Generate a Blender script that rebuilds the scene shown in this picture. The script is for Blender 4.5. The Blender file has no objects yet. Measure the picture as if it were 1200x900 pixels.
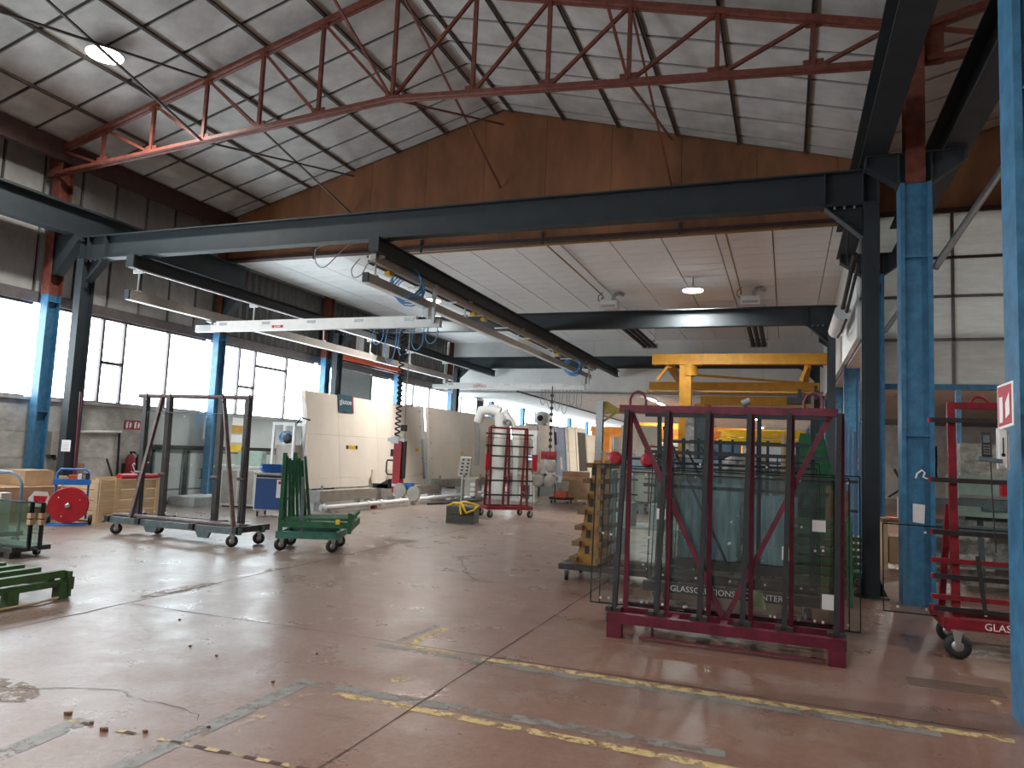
import bpy, bmesh, math, random
from mathutils import Vector, Matrix
random.seed(7)
SC = bpy.context.scene
COL = SC.collection
PI = math.pi
# ---------------------------------------------------------------- camera
cam_data = bpy.data.cameras.new('camera')
cam = bpy.data.objects.new('camera', cam_data)
COL.objects.link(cam)
cam_data.sensor_fit = 'HORIZONTAL'
cam_data.sensor_width = 36.0
cam_data.lens = 857.06 / 1200 * 36.0
cam_data.clip_end = 400
YAW, PITCH, ROLL = 0.36103435, 0.09326812, 0.04326792
_f = Vector((-math.sin(YAW) * math.cos(PITCH), math.cos(YAW) * math.cos(PITCH), math.sin(PITCH)))
_r = Vector((math.cos(YAW), math.sin(YAW), 0))
_u = _r.cross(_f)
_r2 = math.cos(ROLL) * _r + math.sin(ROLL) * _u
_u2 = -math.sin(ROLL) * _r + math.cos(ROLL) * _u
m = Matrix.Identity(4)
for i in range(3):
    m[i][0] = _r2[i]; m[i][1] = _u2[i]; m[i][2] = -_f[i]
m[0][3], m[1][3], m[2][3] = 0, 0, 1.6
cam.matrix_world = m
SC.camera = cam
# ---------------------------------------------------------------- sky, exposure
world = bpy.data.worlds.new('overcast_sky')
SC.world = world
world.use_nodes = True
bg = world.node_tree.nodes['Background']
bg.inputs['Color'].default_value = (0.90, 0.96, 1.0, 1)
bg.inputs['Strength'].default_value = 9.0
SC.view_settings.view_transform = 'Standard'
SC.view_settings.look = 'None'
SC.view_settings.gamma = 1.0
SC.view_settings.use_curve_mapping = False
SC.view_settings.exposure = 0.45
SC.cycles.transparent_max_bounces = 40
SC.cycles.max_bounces = 10
SC.cycles.diffuse_bounces = 5
SC.cycles.caustics_reflective = False
SC.cycles.caustics_refractive = False
SC.cycles.sample_clamp_indirect = 6.0

def portal(name, loc, rot, sx, sy):
    l = bpy.data.lights.new(name, 'AREA'); l.shape = 'RECTANGLE'; l.size = sx; l.size_y = sy
    l.cycles.is_portal = True
    o = bpy.data.objects.new(name, l); COL.objects.link(o); o.location = loc; o.rotation_euler = rot
# daylight portals in the left ribbon window (they give no light of their own)
for yy in (-2.0, 10.0, 22.0, 36.0, 52.0):
    portal('window_portal', (-14.36, yy, 3.23), (0, -PI / 2, 0), 2.1, 12.0 if yy < 30 else 16.0)

# ---------------------------------------------------------------- materials
def mat(name, col, rough=0.6, metal=0.0, var=0.12, scale=6.0, bump=0.0, bscale=40.0, col2=None, thr=None, spec=0.5, stretch=None, emit=0.0):
    m = bpy.data.materials.new(name); m.use_nodes = True
    nt = m.node_tree; n = nt.nodes; L = nt.links
    b = n['Principled BSDF']
    tc = n.new('ShaderNodeTexCoord')
    src = tc.outputs['Object']
    if stretch:
        mp = n.new('ShaderNodeMapping'); mp.inputs['Scale'].default_value = stretch
        L.new(src, mp.inputs['Vector']); src = mp.outputs['Vector']
    nz = n.new('ShaderNodeTexNoise'); nz.inputs['Scale'].default_value = scale; nz.inputs['Detail'].default_value = 5
    nz.inputs['Roughness'].default_value = 0.65
    L.new(src, nz.inputs['Vector'])
    rp = n.new('ShaderNodeValToRGB')
    c2 = col2 if col2 else tuple(max(0, c * (1 - var * 2)) for c in col)
    rp.color_ramp.elements[0].color = (*c2, 1); rp.color_ramp.elements[1].color = (*[min(1, c * (1 + (var if not col2 else 0))) for c in col], 1)
    lo, hi = thr if thr else (0.3, 0.7)
    rp.color_ramp.elements[0].position = lo; rp.color_ramp.elements[1].position = hi
    L.new(nz.outputs['Fac'], rp.inputs['Fac']); L.new(rp.outputs['Color'], b.inputs['Base Color'])
    b.inputs['Roughness'].default_value = rough; b.inputs['Metallic'].default_value = metal
    b.inputs['Specular IOR Level'].default_value = spec
    if bump > 0:
        nb = n.new('ShaderNodeTexNoise'); nb.inputs['Scale'].default_value = bscale; nb.inputs['Detail'].default_value = 4
        L.new(src, nb.inputs['Vector'])
        bp = n.new('ShaderNodeBump'); bp.inputs['Strength'].default_value = bump; bp.inputs['Distance'].default_value = 0.02
        L.new(nb.outputs['Fac'], bp.inputs['Height']); L.new(bp.outputs['Normal'], b.inputs['Normal'])
    if emit > 0:
        b.inputs['Emission Color'].default_value = (*col, 1); b.inputs['Emission Strength'].default_value = emit
    return m

def mat_glass(name, tint, refl=1.0, rough=0.02):
    m = bpy.data.materials.new(name); m.use_nodes = True
    nt = m.node_tree; n = nt.nodes; L = nt.links
    n.remove(n['Principled BSDF'])
    out = n['Material Output']
    tr = n.new('ShaderNodeBsdfTransparent'); gl = n.new('ShaderNodeBsdfGlossy')
    tc = n.new('ShaderNodeTexCoord'); nz = n.new('ShaderNodeTexNoise'); nz.inputs['Scale'].default_value = 1.5
    rp = n.new('ShaderNodeValToRGB')
    rp.color_ramp.elements[0].color = (*[t * 0.96 for t in tint], 1); rp.color_ramp.elements[1].color = (*tint, 1)
    L.new(tc.outputs['Object'], nz.inputs['Vector']); L.new(nz.outputs['Fac'], rp.inputs['Fac']); L.new(rp.outputs['Color'], tr.inputs['Color'])
    gl.inputs['Roughness'].default_value = rough; gl.inputs['Color'].default_value = (refl, refl, refl, 1)
    lw = n.new('ShaderNodeLayerWeight'); lw.inputs['Blend'].default_value = 0.5
    pw = n.new('ShaderNodeMath'); pw.operation = 'POWER'; pw.inputs[1].default_value = 5.0
    ma = n.new('ShaderNodeMath'); ma.operation = 'MULTIPLY_ADD'; ma.inputs[1].default_value = 0.9; ma.inputs[2].default_value = 0.025
    mx = n.new('ShaderNodeMixShader')
    L.new(lw.outputs['Facing'], pw.inputs[0]); L.new(pw.outputs[0], ma.inputs[0]); L.new(ma.outputs[0], mx.inputs['Fac']); L.new(tr.outputs[0], mx.inputs[1]); L.new(gl.outputs[0], mx.inputs[2])
    L.new(mx.outputs[0], out.inputs['Surface'])
    return m

def mat_emit(name, col, s):
    m = bpy.data.materials.new(name); m.use_nodes = True
    nt = m.node_tree; n = nt.nodes; n.remove(n['Principled BSDF'])
    e = n.new('ShaderNodeEmission'); e.inputs['Color'].default_value = (*col, 1); e.inputs['Strength'].default_value = s
    nt.links.new(e.outputs[0], n['Material Output'].inputs['Surface'])
    return m

M = {}
M['roofpanel'] = mat('roof_panel_grey', (0.54, 0.54, 0.53), 0.7, var=0.14, scale=1.6, bump=0.15, bscale=9)
M['roofdark'] = mat('roof_joint_dark', (0.055, 0.052, 0.05), 0.8, var=0.1)
M['purlin'] = mat('purlin_grey_brown', (0.10, 0.085, 0.078), 0.6, var=0.15)
M['redox'] = mat('red_oxide_steel', (0.20, 0.056, 0.038), 0.55, var=0.22, scale=9)
M['eave'] = mat('eave_brown', (0.060, 0.027, 0.023), 0.6, var=0.2)
M['brown'] = mat('brown_gable_sheet', (0.30, 0.125, 0.055), 0.6, var=0.25, scale=0.9, stretch=(1, 1, 0.35))
M['wallpanel'] = mat('wall_panel_grey', (0.42, 0.42, 0.405), 0.8, var=0.14, scale=2.2, bump=0.15, bscale=12)
M['concrete'] = mat('old_concrete', (0.50, 0.495, 0.47), 0.9, var=0.20, scale=3.0, bump=0.3, bscale=8, stretch=(1, 0.8, 1.3))
M['concretelight'] = mat('plinth_concrete', (0.55, 0.56, 0.55), 0.85, var=0.15, scale=6, bump=0.3)
M['whiteceil'] = mat('white_ceiling_panel', (0.80, 0.81, 0.81), 0.6, var=0.05, scale=1.2)
M['ceilgap'] = mat('ceiling_joint_grey', (0.28, 0.27, 0.26), 0.8)
M['whitewall'] = mat('white_fascia', (0.78, 0.785, 0.775), 0.6, var=0.05, scale=1.5)
M['steel_dark'] = mat('anthracite_steel', (0.024, 0.034, 0.041), 0.6, var=0.12, scale=3)
M['blue'] = mat('blue_column_paint', (0.055, 0.195, 0.35), 0.45, var=0.2, scale=7, bump=0.2, bscale=18)
M['bluelt'] = mat('light_blue_paint', (0.13, 0.30, 0.45), 0.5, var=0.2, scale=7)
M['winframe'] = mat('window_frame_brown_grey', (0.16, 0.14, 0.14), 0.6, var=0.12)
M['corr'] = mat('corrugated_grey_sheet', (0.13, 0.127, 0.12), 0.6, var=0.2, scale=4, stretch=(1, 6, 0.6))
M['glasswin'] = mat_glass('window_glass', (0.94, 0.97, 0.98), 0.9)
M['plastic'] = mat('translucent_panel_sheet', (0.70, 0.695, 0.67), 0.4, var=0.08, scale=2.5, bump=0.5, bscale=6, stretch=(1, 1, 5))
def translucent(m, w, col):
    nt = m.node_tree; n = nt.nodes; L = nt.links; b = n['Principled BSDF']
    t = n.new('ShaderNodeBsdfTranslucent'); t.inputs['Color'].default_value = (*col, 1)
    x = n.new('ShaderNodeMixShader'); x.inputs['Fac'].default_value = w
    L.new(b.outputs[0], x.inputs[1]); L.new(t.outputs[0], x.inputs[2]); L.new(x.outputs[0], n['Material Output'].inputs['Surface'])
translucent(M['plastic'], 0.15, (0.85, 0.84, 0.80))
M['lowceil'] = mat('low_ceiling_grey', (0.62, 0.62, 0.60), 0.75, var=0.12, scale=3)
M['galv'] = mat('galvanised_steel', (0.45, 0.46, 0.46), 0.38, 0.8, var=0.1, scale=20)
M['alu'] = mat('aluminium_rail', (0.40, 0.375, 0.34), 0.45, 0.35, var=0.08, scale=8)
M['white'] = mat('white_enamel', (0.78, 0.79, 0.79), 0.4, var=0.04)
M['black'] = mat('black_rubber', (0.018, 0.018, 0.019), 0.6, var=0.2)
M['brownpipe'] = mat('ochre_gas_pipe', (0.34, 0.18, 0.05), 0.5, var=0.15)
M['lamp'] = mat_emit('led_white', (1.0, 0.93, 0.80), 22.0)
M['tube'] = mat_emit('led_tube_white', (1.0, 0.97, 0.92), 14.0)

# ---------------------------------------------------------------- mesh helpers
class MB:
    def __init__(s): s.v = []; s.f = []; s.sm = []
    def add(s, vs, fs, smooth=False):
        o = len(s.v); s.v += [tuple(v) for v in vs]; s.f += [tuple(i + o for i in f) for f in fs]; s.sm += [smooth] * len(fs); return s
    def box(s, x0, x1, y0, y1, z0, z1):
        return s.add([(x0,y0,z0),(x1,y0,z0),(x1,y1,z0),(x0,y1,z0),(x0,y0,z1),(x1,y0,z1),(x1,y1,z1),(x0,y1,z1)],
                     [(0,3,2,1),(4,5,6,7),(0,1,5,4),(1,2,6,5),(2,3,7,6),(3,0,4,7)])
    def cbox(s, c, d): return s.box(c[0]-d[0]/2, c[0]+d[0]/2, c[1]-d[1]/2, c[1]+d[1]/2, c[2]-d[2]/2, c[2]+d[2]/2)
    def frame_axes(s, a, b, up=(0,0,1)):
        a = Vector(a); b = Vector(b); t = (b - a).normalized(); u = Vector(up)
        if abs(t.dot(u)) > 0.98: u = Vector((0, 1, 0)) if abs(t.y) < 0.9 else Vector((1, 0, 0))
        sd = t.cross(u).normalized(); u = sd.cross(t).normalized()
        return a, b, sd, u
    def bar(s, a, b, w, h=None, up=(0,0,1)):
        h = h or w; a, b, sd, u = s.frame_axes(a, b, up)
        vs = []
        for p in (a, b):
            for sx, sy in ((-1,-1),(1,-1),(1,1),(-1,1)): vs.append(p + sd*(sx*w/2) + u*(sy*h/2))
        return s.add(vs, [(0,1,2,3),(7,6,5,4),(0,4,5,1),(1,5,6,2),(2,6,7,3),(3,7,4,0)])
    def prof(s, a, b, pts, up=(0,0,1)):
        a, b, sd, u = s.frame_axes(a, b, up); n = len(pts)
        vs = [p + sd*x + u*y for p in (a, b) for x, y in pts]
        fs = [(i, n+i, n+(i+1)%n, (i+1)%n) for i in range(n)] + [tuple(range(n)), tuple(range(2*n-1, n-1, -1))]
        return s.add(vs, fs)
    def ibeam(s, a, b, h, w, tf=0.02, tw=0.014, up=(0,0,1)):
        x, y, t = w/2, h/2, tw/2
        return s.prof(a, b, [(-x,-y),(x,-y),(x,-y+tf),(t,-y+tf),(t,y-tf),(x,y-tf),(x,y),(-x,y),(-x,y-tf),(-t,y-tf),(-t,-y+tf),(-x,-y+tf)], up)
    def angle(s, a, b, w=0.06, t=0.008, up=(0,0,1)):
        return s.prof(a, b, [(-w/2,-w/2),(w/2,-w/2),(w/2,-w/2+t),(-w/2+t,-w/2+t),(-w/2+t,w/2),(-w/2,w/2)], up)
    def tube(s, pts, r, n=8, closed=False):
        P = [Vector(p) for p in pts]; N = len(P); vs = []; prev = None
        for i, p in enumerate(P):
            if closed: t = (P[(i+1)%N] - P[i-1]).normalized()
            else: t = (P[min(i+1,N-1)] - P[max(i-1,0)]).normalized()
            if prev is None:
                u = Vector((0,0,1)) if abs(t.z) < 0.9 else Vector((1,0,0))
                sd = t.cross(u).normalized()
            else:
                sd = (prev - t*prev.dot(t)).normalized()
            prev = sd; u = sd.cross(t)
            rr = r[i] if isinstance(r, (list, tuple)) else r
            for k in range(n):
                an = 2*PI*k/n; vs.append(p + sd*(math.cos(an)*rr) + u*(math.sin(an)*rr))
        fs = []
        for i in range(N if closed else N-1):
            j = (i+1) % N
            for k in range(n): fs.append((i*n+k, j*n+k, j*n+(k+1)%n, i*n+(k+1)%n))
        s.add(vs, fs, True)
        if not closed: s.add([vs[k] for k in range(n)], [tuple(range(n))]); s.add([vs[(N-1)*n+k] for k in range(n)], [tuple(range(n-1,-1,-1))])
        return s
    def cyl(s, a, b, r, n=12): return s.tube([a, b], r, n)
    def prism(s, poly, off):
        n = len(poly); o = Vector(off); vs = [Vector(p) for p in poly] + [Vector(p)+o for p in poly]
        return s.add(vs, [tuple(range(n-1,-1,-1)), tuple(range(n,2*n))] + [(i,(i+1)%n,n+(i+1)%n,n+i) for i in range(n)])
    def lathe(s, c, prof, n=20, axis='Z'):
        vs = []; N = len(prof)
        for r, h in prof:
            for k in range(n):
                a = 2*PI*k/n; q = (r*math.cos(a), r*math.sin(a), h)
                if axis == 'X': q = (q[2], q[0], q[1])
                elif axis == 'Y': q = (q[1], q[2], q[0])
                vs.append((c[0]+q[0], c[1]+q[1], c[2]+q[2]))
        s.add(vs, [(i*n+k, i*n+(k+1)%n, (i+1)*n+(k+1)%n, (i+1)*n+k) for i in range(N-1) for k in range(n)], True)
        s.add([vs[k] for k in range(n)], [tuple(range(n-1,-1,-1))]); s.add([vs[(N-1)*n+k] for k in range(n)], [tuple(range(n))])
        return s
    def xf(s, mt):
        s.v = [tuple(mt @ Vector(v)) for v in s.v]; return s
    def mesh(s, name, material):
        me = bpy.data.meshes.new(name); me.from_pydata(s.v, [], s.f)
        me.polygons.foreach_set('use_smooth', s.sm)
        bm = bmesh.new(); bm.from_mesh(me); bmesh.ops.recalc_face_normals(bm, faces=bm.faces); bm.to_mesh(me); bm.free()
        me.materials.append(M[material] if isinstance(material, str) else material); me.update()
        return me
    def build(s, name, material, parent=None, loc=None):
        o = bpy.data.objects.new(name, s.mesh(name, material)); COL.objects.link(o)
        if parent: o.parent = parent
        if loc: o.location = loc
        return o

def tag(o, label=None, cat=None, group=None, kind=None):
    if label: o['label'] = label
    if cat: o['category'] = cat
    if group: o['group'] = group
    if kind: o['kind'] = kind
    return o
def thing(name, label, cat, loc=(0,0,0), rz=0.0, group=None):
    o = bpy.data.objects.new(name, None); COL.objects.link(o); o.location = loc; o.rotation_euler = (0,0,rz); o.empty_display_size = 0.1
    return tag(o, label, cat, group)
def struct(name, label, loc=(0,0,0)):
    o = bpy.data.objects.new(name, None); COL.objects.link(o); o.location = loc
    return tag(o, label, None, None, 'structure')
def inst(name, me, parent, loc, rot=(0,0,0), sc=None):
    o = bpy.data.objects.new(name, me); COL.objects.link(o); o.parent = parent; o.location = loc; o.rotation_euler = rot
    if sc: o.scale = sc
    return o
def copy_tree(o, parent=None):
    c = o.copy(); COL.objects.link(c); c.parent = parent
    for ch in list(o.children): copy_tree(ch, c)
    return c
def arc(c, r, a0, a1, n, ax=(1,0,0), ay=(0,0,1)):
    c = Vector(c); ax = Vector(ax); ay = Vector(ay)
    return [c + ax*(r*math.cos(a0+(a1-a0)*i/n)) + ay*(r*math.sin(a0+(a1-a0)*i/n)) for i in range(n+1)]
def text(name, body, size, loc, rot, material, parent=None, ext=0.001, align='CENTER', sx=1.0):
    cu = bpy.data.curves.new(name, 'FONT'); cu.body = body; cu.size = size; cu.extrude = ext; cu.align_x = align; cu.align_y = 'CENTER'
    cu.materials.append(M[material]); cu.resolution_u = 2
    o = bpy.data.objects.new(name, cu); COL.objects.link(o); o.location = loc; o.rotation_euler = rot; o.scale = (sx, 1, 1)
    if parent: o.parent = parent
    bpy.context.view_layer.update()
    me = bpy.data.meshes.new_from_object(o.evaluated_get(bpy.context.evaluated_depsgraph_get()))
    mo = bpy.data.objects.new(name, me); COL.objects.link(mo); mo.parent = o.parent; mo.location = o.location; mo.rotation_euler = o.rotation_euler; mo.scale = o.scale
    bpy.data.objects.remove(o); mo.name = name
    return mo

# ================================================================ THE SHELL
RX, RZ, RS = -6.15, 9.42, 0.265          # ridge x, height, slope
XL, XR = -14.2, 1.48                      # left wall, right column row
def roofz(x): return RZ - RS*abs(x-RX)

# ---- floor
def floor_material():
    m = bpy.data.materials.new('worn_red_brown_concrete'); m.use_nodes = True
    nt = m.node_tree; n = nt.nodes; L = nt.links; b = n['Principled BSDF']
    tc = n.new('ShaderNodeTexCoord')
    def noise(sc, det=6, ro=0.6, st=None):
        z = n.new('ShaderNodeTexNoise'); z.inputs['Scale'].default_value = sc; z.inputs['Detail'].default_value = det; z.inputs['Roughness'].default_value = ro
        if st:
            mp = n.new('ShaderNodeMapping'); mp.inputs['Scale'].default_value = st; L.new(tc.outputs['Object'], mp.inputs['Vector']); L.new(mp.outputs['Vector'], z.inputs['Vector'])
        else: L.new(tc.outputs['Object'], z.inputs['Vector'])
        return z
    def ramp(src, a, b_, ca, cb):
        r = n.new('ShaderNodeValToRGB'); r.color_ramp.elements[0].position = a; r.color_ramp.elements[1].position = b_
        r.color_ramp.elements[0].color = (*ca, 1); r.color_ramp.elements[1].color = (*cb, 1); L.new(src, r.inputs['Fac']); return r
    def mix(fac, a, b_, mode='MIX'):
        x = n.new('ShaderNodeMix'); x.data_type = 'RGBA'; x.blend_type = mode
        if isinstance(fac, float): x.inputs[0].default_value = fac
        else: L.new(fac, x.inputs[0])
        for s_, v in ((6, a), (7, b_)):
            if isinstance(v, tuple): x.inputs[s_].default_value = (*v, 1)
            else: L.new(v, x.inputs[s_])
        return x.outputs[2]
    base = ramp(noise(0.5).outputs['Fac'], 0.3, 0.7, (0.185, 0.100, 0.074), (0.24, 0.138, 0.106)).outputs['Color']
    worn = ramp(noise(1.3, 8, 0.7).outputs['Fac'], 0.52, 0.70, (0, 0, 0), (1, 1, 1))
    c = mix(worn.outputs['Color'], base, (0.25, 0.190, 0.160))
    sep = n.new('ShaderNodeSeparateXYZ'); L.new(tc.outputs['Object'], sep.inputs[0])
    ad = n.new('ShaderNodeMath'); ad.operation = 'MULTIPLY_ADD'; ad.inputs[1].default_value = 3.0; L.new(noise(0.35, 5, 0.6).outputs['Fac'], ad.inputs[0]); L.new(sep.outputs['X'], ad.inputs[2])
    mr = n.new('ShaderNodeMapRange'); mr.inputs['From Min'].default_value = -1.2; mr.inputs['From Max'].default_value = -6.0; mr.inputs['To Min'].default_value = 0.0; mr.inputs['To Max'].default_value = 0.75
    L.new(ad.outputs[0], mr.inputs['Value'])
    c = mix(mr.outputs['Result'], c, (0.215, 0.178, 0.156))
    fine = ramp(noise(22, 6, 0.75).outputs['Fac'], 0.35, 0.62, (0.74, 0.74, 0.74), (1.05, 1.05, 1.05))
    c = mix(1.0, c, fine.outputs['Color'], 'MULTIPLY')
    speck = ramp(noise(60, 3, 0.6).outputs['Fac'], 0.66, 0.72, (1, 1, 1), (0.45, 0.42, 0.40))
    c = mix(1.0, c, speck.outputs['Color'], 'MULTIPLY')
    scuff = ramp(noise(2.2, 6, 0.7, (0.25, 2.2, 1)).outputs['Fac'], 0.60, 0.72, (1, 1, 1), (0.72, 0.70, 0.70))
    c = mix(1.0, c, scuff.outputs['Color'], 'MULTIPLY')
    L.new(c, b.inputs['Base Color'])
    rr = n.new('ShaderNodeMapRange'); rr.inputs['From Min'].default_value = 0.3; rr.inputs['From Max'].default_value = 0.7
    rr.inputs['To Min'].default_value = 0.22; rr.inputs['To Max'].default_value = 0.44
    L.new(noise(1.7, 7, 0.7).outputs['Fac'], rr.inputs['Value']); L.new(rr.outputs['Result'], b.inputs['Roughness'])
    bp = n.new('ShaderNodeBump'); bp.inputs['Strength'].default_value = 0.28; bp.inputs['Distance'].default_value = 0.012
    L.new(noise(9, 8, 0.7).outputs['Fac'], bp.inputs['Height']); L.new(bp.outputs['Normal'], b.inputs['Normal'])
    b.inputs['Specular IOR Level'].default_value = 0.75
    return m
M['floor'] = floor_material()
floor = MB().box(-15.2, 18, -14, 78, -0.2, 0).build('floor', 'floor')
tag(floor, 'worn red-brown painted concrete floor of the hall', kind='structure')

# ---- left wall: concrete parapet, window ribbon, panels above
COLY = [-8.5 + 4.72*k for k in range(18)]      # column rows: ... 5.66, 10.38 ...
COLY = [0.66 + 4.72*k for k in range(-2, 16)]  # 5.38, 10.10, 14.82, 19.54, 24.26 ...
wl = struct('wall_left', 'long left wall with concrete parapet under a ribbon window')
MB().box(XL-0.2, XL, -14, 78, 0, 2.26).build('parapet', 'concrete', wl)
MB().box(XL-0.22, XL+0.06, -14, 78, 2.24, 2.30).build('sill', 'concretelight', wl)
MB().box(XL-0.12, XL+0.03, -14, 78, 4.20, 4.42).build('lintel', 'winframe', wl)
MB().box(XL-0.20, XL-0.06, -14, 78, 4.42, 7.6).build('backing', 'roofdark', wl)
pm = MB().box(0, 0.07, 0.035, 0.815, 0, 1).mesh('panel', 'wallpanel')
y = 4.2
while y < 14.6:
    inst('panel', pm, wl, (XL-0.07, y, 4.43), sc=(1, 1, 1.50))
    inst('panel', pm, wl, (XL-0.07, y, 5.96), sc=(1, 1, 1.42))
    y += 0.85
# corrugated sheet above the windows beyond the gable
cor = MB()
pts = []
yy = 15.0; k = 0
vs = []; fs = []
while yy < 60.0:
    x = XL + (0.0 if k % 4 in (0, 3) else 0.08)
    vs += [(x, yy, 4.43), (x, yy, 6.35)]; yy += 0.07; k += 1
fs = [(2*i, 2*i+2, 2*i+3, 2*i+1) for i in range(len(vs)//2-1)]
cor.add(vs, fs).build('corrugated_sheet', 'corr', wl)
# concrete joints: shallow shuttering ribs on the parapet
for z in (0.55, 1.1, 1.62):
    MB().box(XL, XL+0.006, 4, 16, z-0.012, z+0.012).build('shutter_joint', 'concrete', wl)

# ---- window ribbon: one window per bay
def window(idx, y0, y1, bars, vents):
    w = struct('window_%d' % idx, 'ribbon window bay with brown-grey bars and clear panes')
    MB().box(XL-0.09, XL-0.03, y0, y1, 2.28, 2.33).build('frame_bottom', 'winframe', w)
    MB().box(XL-0.09, XL-0.03, y0, y1, 4.15, 4.21).build('frame_top', 'winframe', w)
    ys = [y0] + bars + [y1]
    for b in bars: MB().box(XL-0.09, XL-0.01, b-0.03, b+0.03, 2.3, 4.2).build('mullion', 'winframe', w)
    for (k, z) in vents: MB().box(XL-0.09, XL-0.01, ys[k], ys[k+1], z-0.035, z+0.035).build('transom', 'winframe', w)
    for a, b in zip(ys[:-1], ys[1:]):
        MB().box(XL-0.065, XL-0.058, a, b, 2.3, 4.2).build('pane', 'glasswin', w)
for k in range(len(COLY)-1):
    a, b = COLY[k]+0.1, COLY[k+1]-0.1
    L_ = b - a
    a += 0.2; b += 0.2
    if abs(COLY[k]-10.1) < 0.1: bars, v = [11.85, 12.42, 13.7], [(1, 3.2)]
    elif abs(COLY[k]-14.82) < 0.1: bars, v = [16.2, 16.85, 18.25], [(1, 3.1), (2, 3.75)]
    else:
        bars, v = [a+L_*0.27, a+L_*0.4, a+L_*0.72], [(1, 3.3)]
    window(k+1, a, b, bars, v)

# ---- columns, left and right row
def column(loc, label, left):
    c = struct('column', label, loc)
    s = 1 if left else -1
    MB().ibeam((0,0,0), (0,0,5.15 if not left else 4.35), 0.35 if not left else 0.28, 0.34 if not left else 0.20, 0.05 if not left else 0.03, 0.02, up=(0,1,0) if left else (1,0,0)).build('lower_shaft', 'blue', c)
    for z in (2.0, 4.2): MB().box(*((-0.13, 0.13, -0.165, 0.165) if not left else (-0.095, 0.095, -0.11, 0.11)), z, z+0.02).build('stiffener', 'blue', c)
    if not left: MB().box(-0.125, 0.125, -0.135, -0.115, 0, 5.15).build('web_plate', 'blue', c)
    MB().ibeam((0,0,5.15 if not left else 4.35), (0,0,7.35), 0.30, 0.22, 0.02, 0.014, up=(0,1,0)).build('upper_shaft', 'redox', c)
    # corbels: tapered bracket
    pr = [(-0.55,-0.10,5.55),(0.55,-0.10,5.55),(0.55,-0.10,5.42),(0.18,-0.10,5.15),(-0.18,-0.10,5.15),(-0.55,-0.10,5.42)] if not left else \
         [(-0.17,-0.10,5.55),(0.72,-0.10,5.55),(0.72,-0.10,5.42),(0.17,-0.10,4.75),(-0.17,-0.10,4.75)]
    MB().prism(pr, (0,0.2,0)).build('corbel', 'steel_dark', c)
    if not left:
        MB().box(-0.56,0.56,-0.14,0.14,5.535,5.555).box(-0.56,-0.54,-0.14,0.14,5.42,5.54).box(0.54,0.56,-0.14,0.14,5.42,5.54).box(-0.19,-0.17,-0.14,0.14,5.15,5.54).box(0.17,0.19,-0.14,0.14,5.15,5.54).build('corbel_stiffener', 'steel_dark', c)
    return c
for k, y in enumerate(COLY):
    if y < 4: continue
    if y < 70: column((XL+0.32, y+0.2, 0), 'blue and red steel column on the left window wall', True)
    if y < 62: column((XR if y > 6 else 1.60, 5.78 if y < 6 else y, 0), 'blue steel column in the right-hand row', False)

# ---- eave beams, crane runways
MB().box(-13.72, -13.60, -14, 15, 7.03, 7.44).build('trim_1', 'eave')
tag(bpy.data.objects['trim_1'], 'dark red-brown eave beam above the left wall panels', kind='structure')
def runway(name, x, label, y0=-14, y1=15.0):
    MB_ = MB().ibeam((x, y0, 5.83), (x, y1, 5.83), 0.56, 0.30, 0.025, 0.02)
    MB_.box(x-0.035, x+0.035, y0, y1, 6.11, 6.17)
    o = MB_.build(name, 'steel_dark'); tag(o, label, 'runway beam'); return o
runway('crane_runway_beam', -13.42, 'dark crane runway beam along the left wall', y1=15.25)
runway('crane_runway_beam', 1.02, 'dark crane runway beam left of the right column row')
runway('crane_runway_beam', 1.94, 'dark crane runway beam right of the right column row')

# ---- near roof: panels and purlins
ce = struct('ceiling', 'pitched roof lining of grey panels between dark purlins')
def sheet(x0, x1, y0, y1, t=0.03, dz=0.05, f=roofz):
    mb = MB()
    vs = [(x0,y0,f(x0)+dz),(x1,y0,f(x1)+dz),(x1,y1,f(x1)+dz),(x0,y1,f(x0)+dz)]
    mb.add(vs + [(a,b,c+t) for a,b,c in vs], [(0,1,2,3),(7,6,5,4),(0,4,5,1),(1,5,6,2),(2,6,7,3),(3,7,4,0)])
    return mb
sheet(XL-0.3, RX, -14, 15.2, 0.06, 0.062).build('roof_deck', 'roofdark', ce)
sheet(RX, XR+0.2, -14, 15.2, 0.06, 0.062).build('roof_deck', 'roofdark', ce)
PX = [RX-0.2-1.25*k for k in range(7)][::-1] + [RX+0.2+1.25*k for k in range(6)] + [XR]
PX[0] = XL + 0.2
rows = []
yy = 4.35
while yy < 14.9: rows.append((yy, min(yy+0.85, 15.0))); yy += 0.86
for a, b in zip(PX[:-1], PX[1:]):
    pmesh = None
    for (r0, r1) in rows:
        if pmesh is None:
            f0 = roofz(a+0.02); f1 = roofz(b-0.02)
            mid = MB()
            if a < RX < b: prof_x = [a+0.02, RX, b-0.02]
            else: prof_x = [a+0.02, b-0.02]
            vs = []; n_ = len(prof_x)
            for dz in (0.03, 0.06):
                for q in prof_x: vs += [(q-a, 0, roofz(q)+dz), (q-a, 0.785, roofz(q)+dz)]
            fs = []
            for i in range(n_-1):
                o1 = 2*i; o2 = 2*n_+2*i
                fs += [(o1,o1+1,o1+3,o1+2),(o2,o2+2,o2+3,o2+1),(o1,o1+2,o2+2,o2),(o1+1,o2+1,o2+3,o1+3)]
            fs += [(0,2*n_,2*n_+1,1),(2*n_-2,2*n_-1,4*n_-1,4*n_-2)]
            pmesh = mid.add(vs, fs).mesh('panel', 'roofpanel')
        inst('panel', pmesh, ce, (a, r0, 0), sc=(1, (r1-r0)/0.85, 1))
    nm = MB()
sheet(XL, RX, -14, 4.3, 0.03, 0.03).build('panel_sheet', 'roofpanel', ce)
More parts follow.
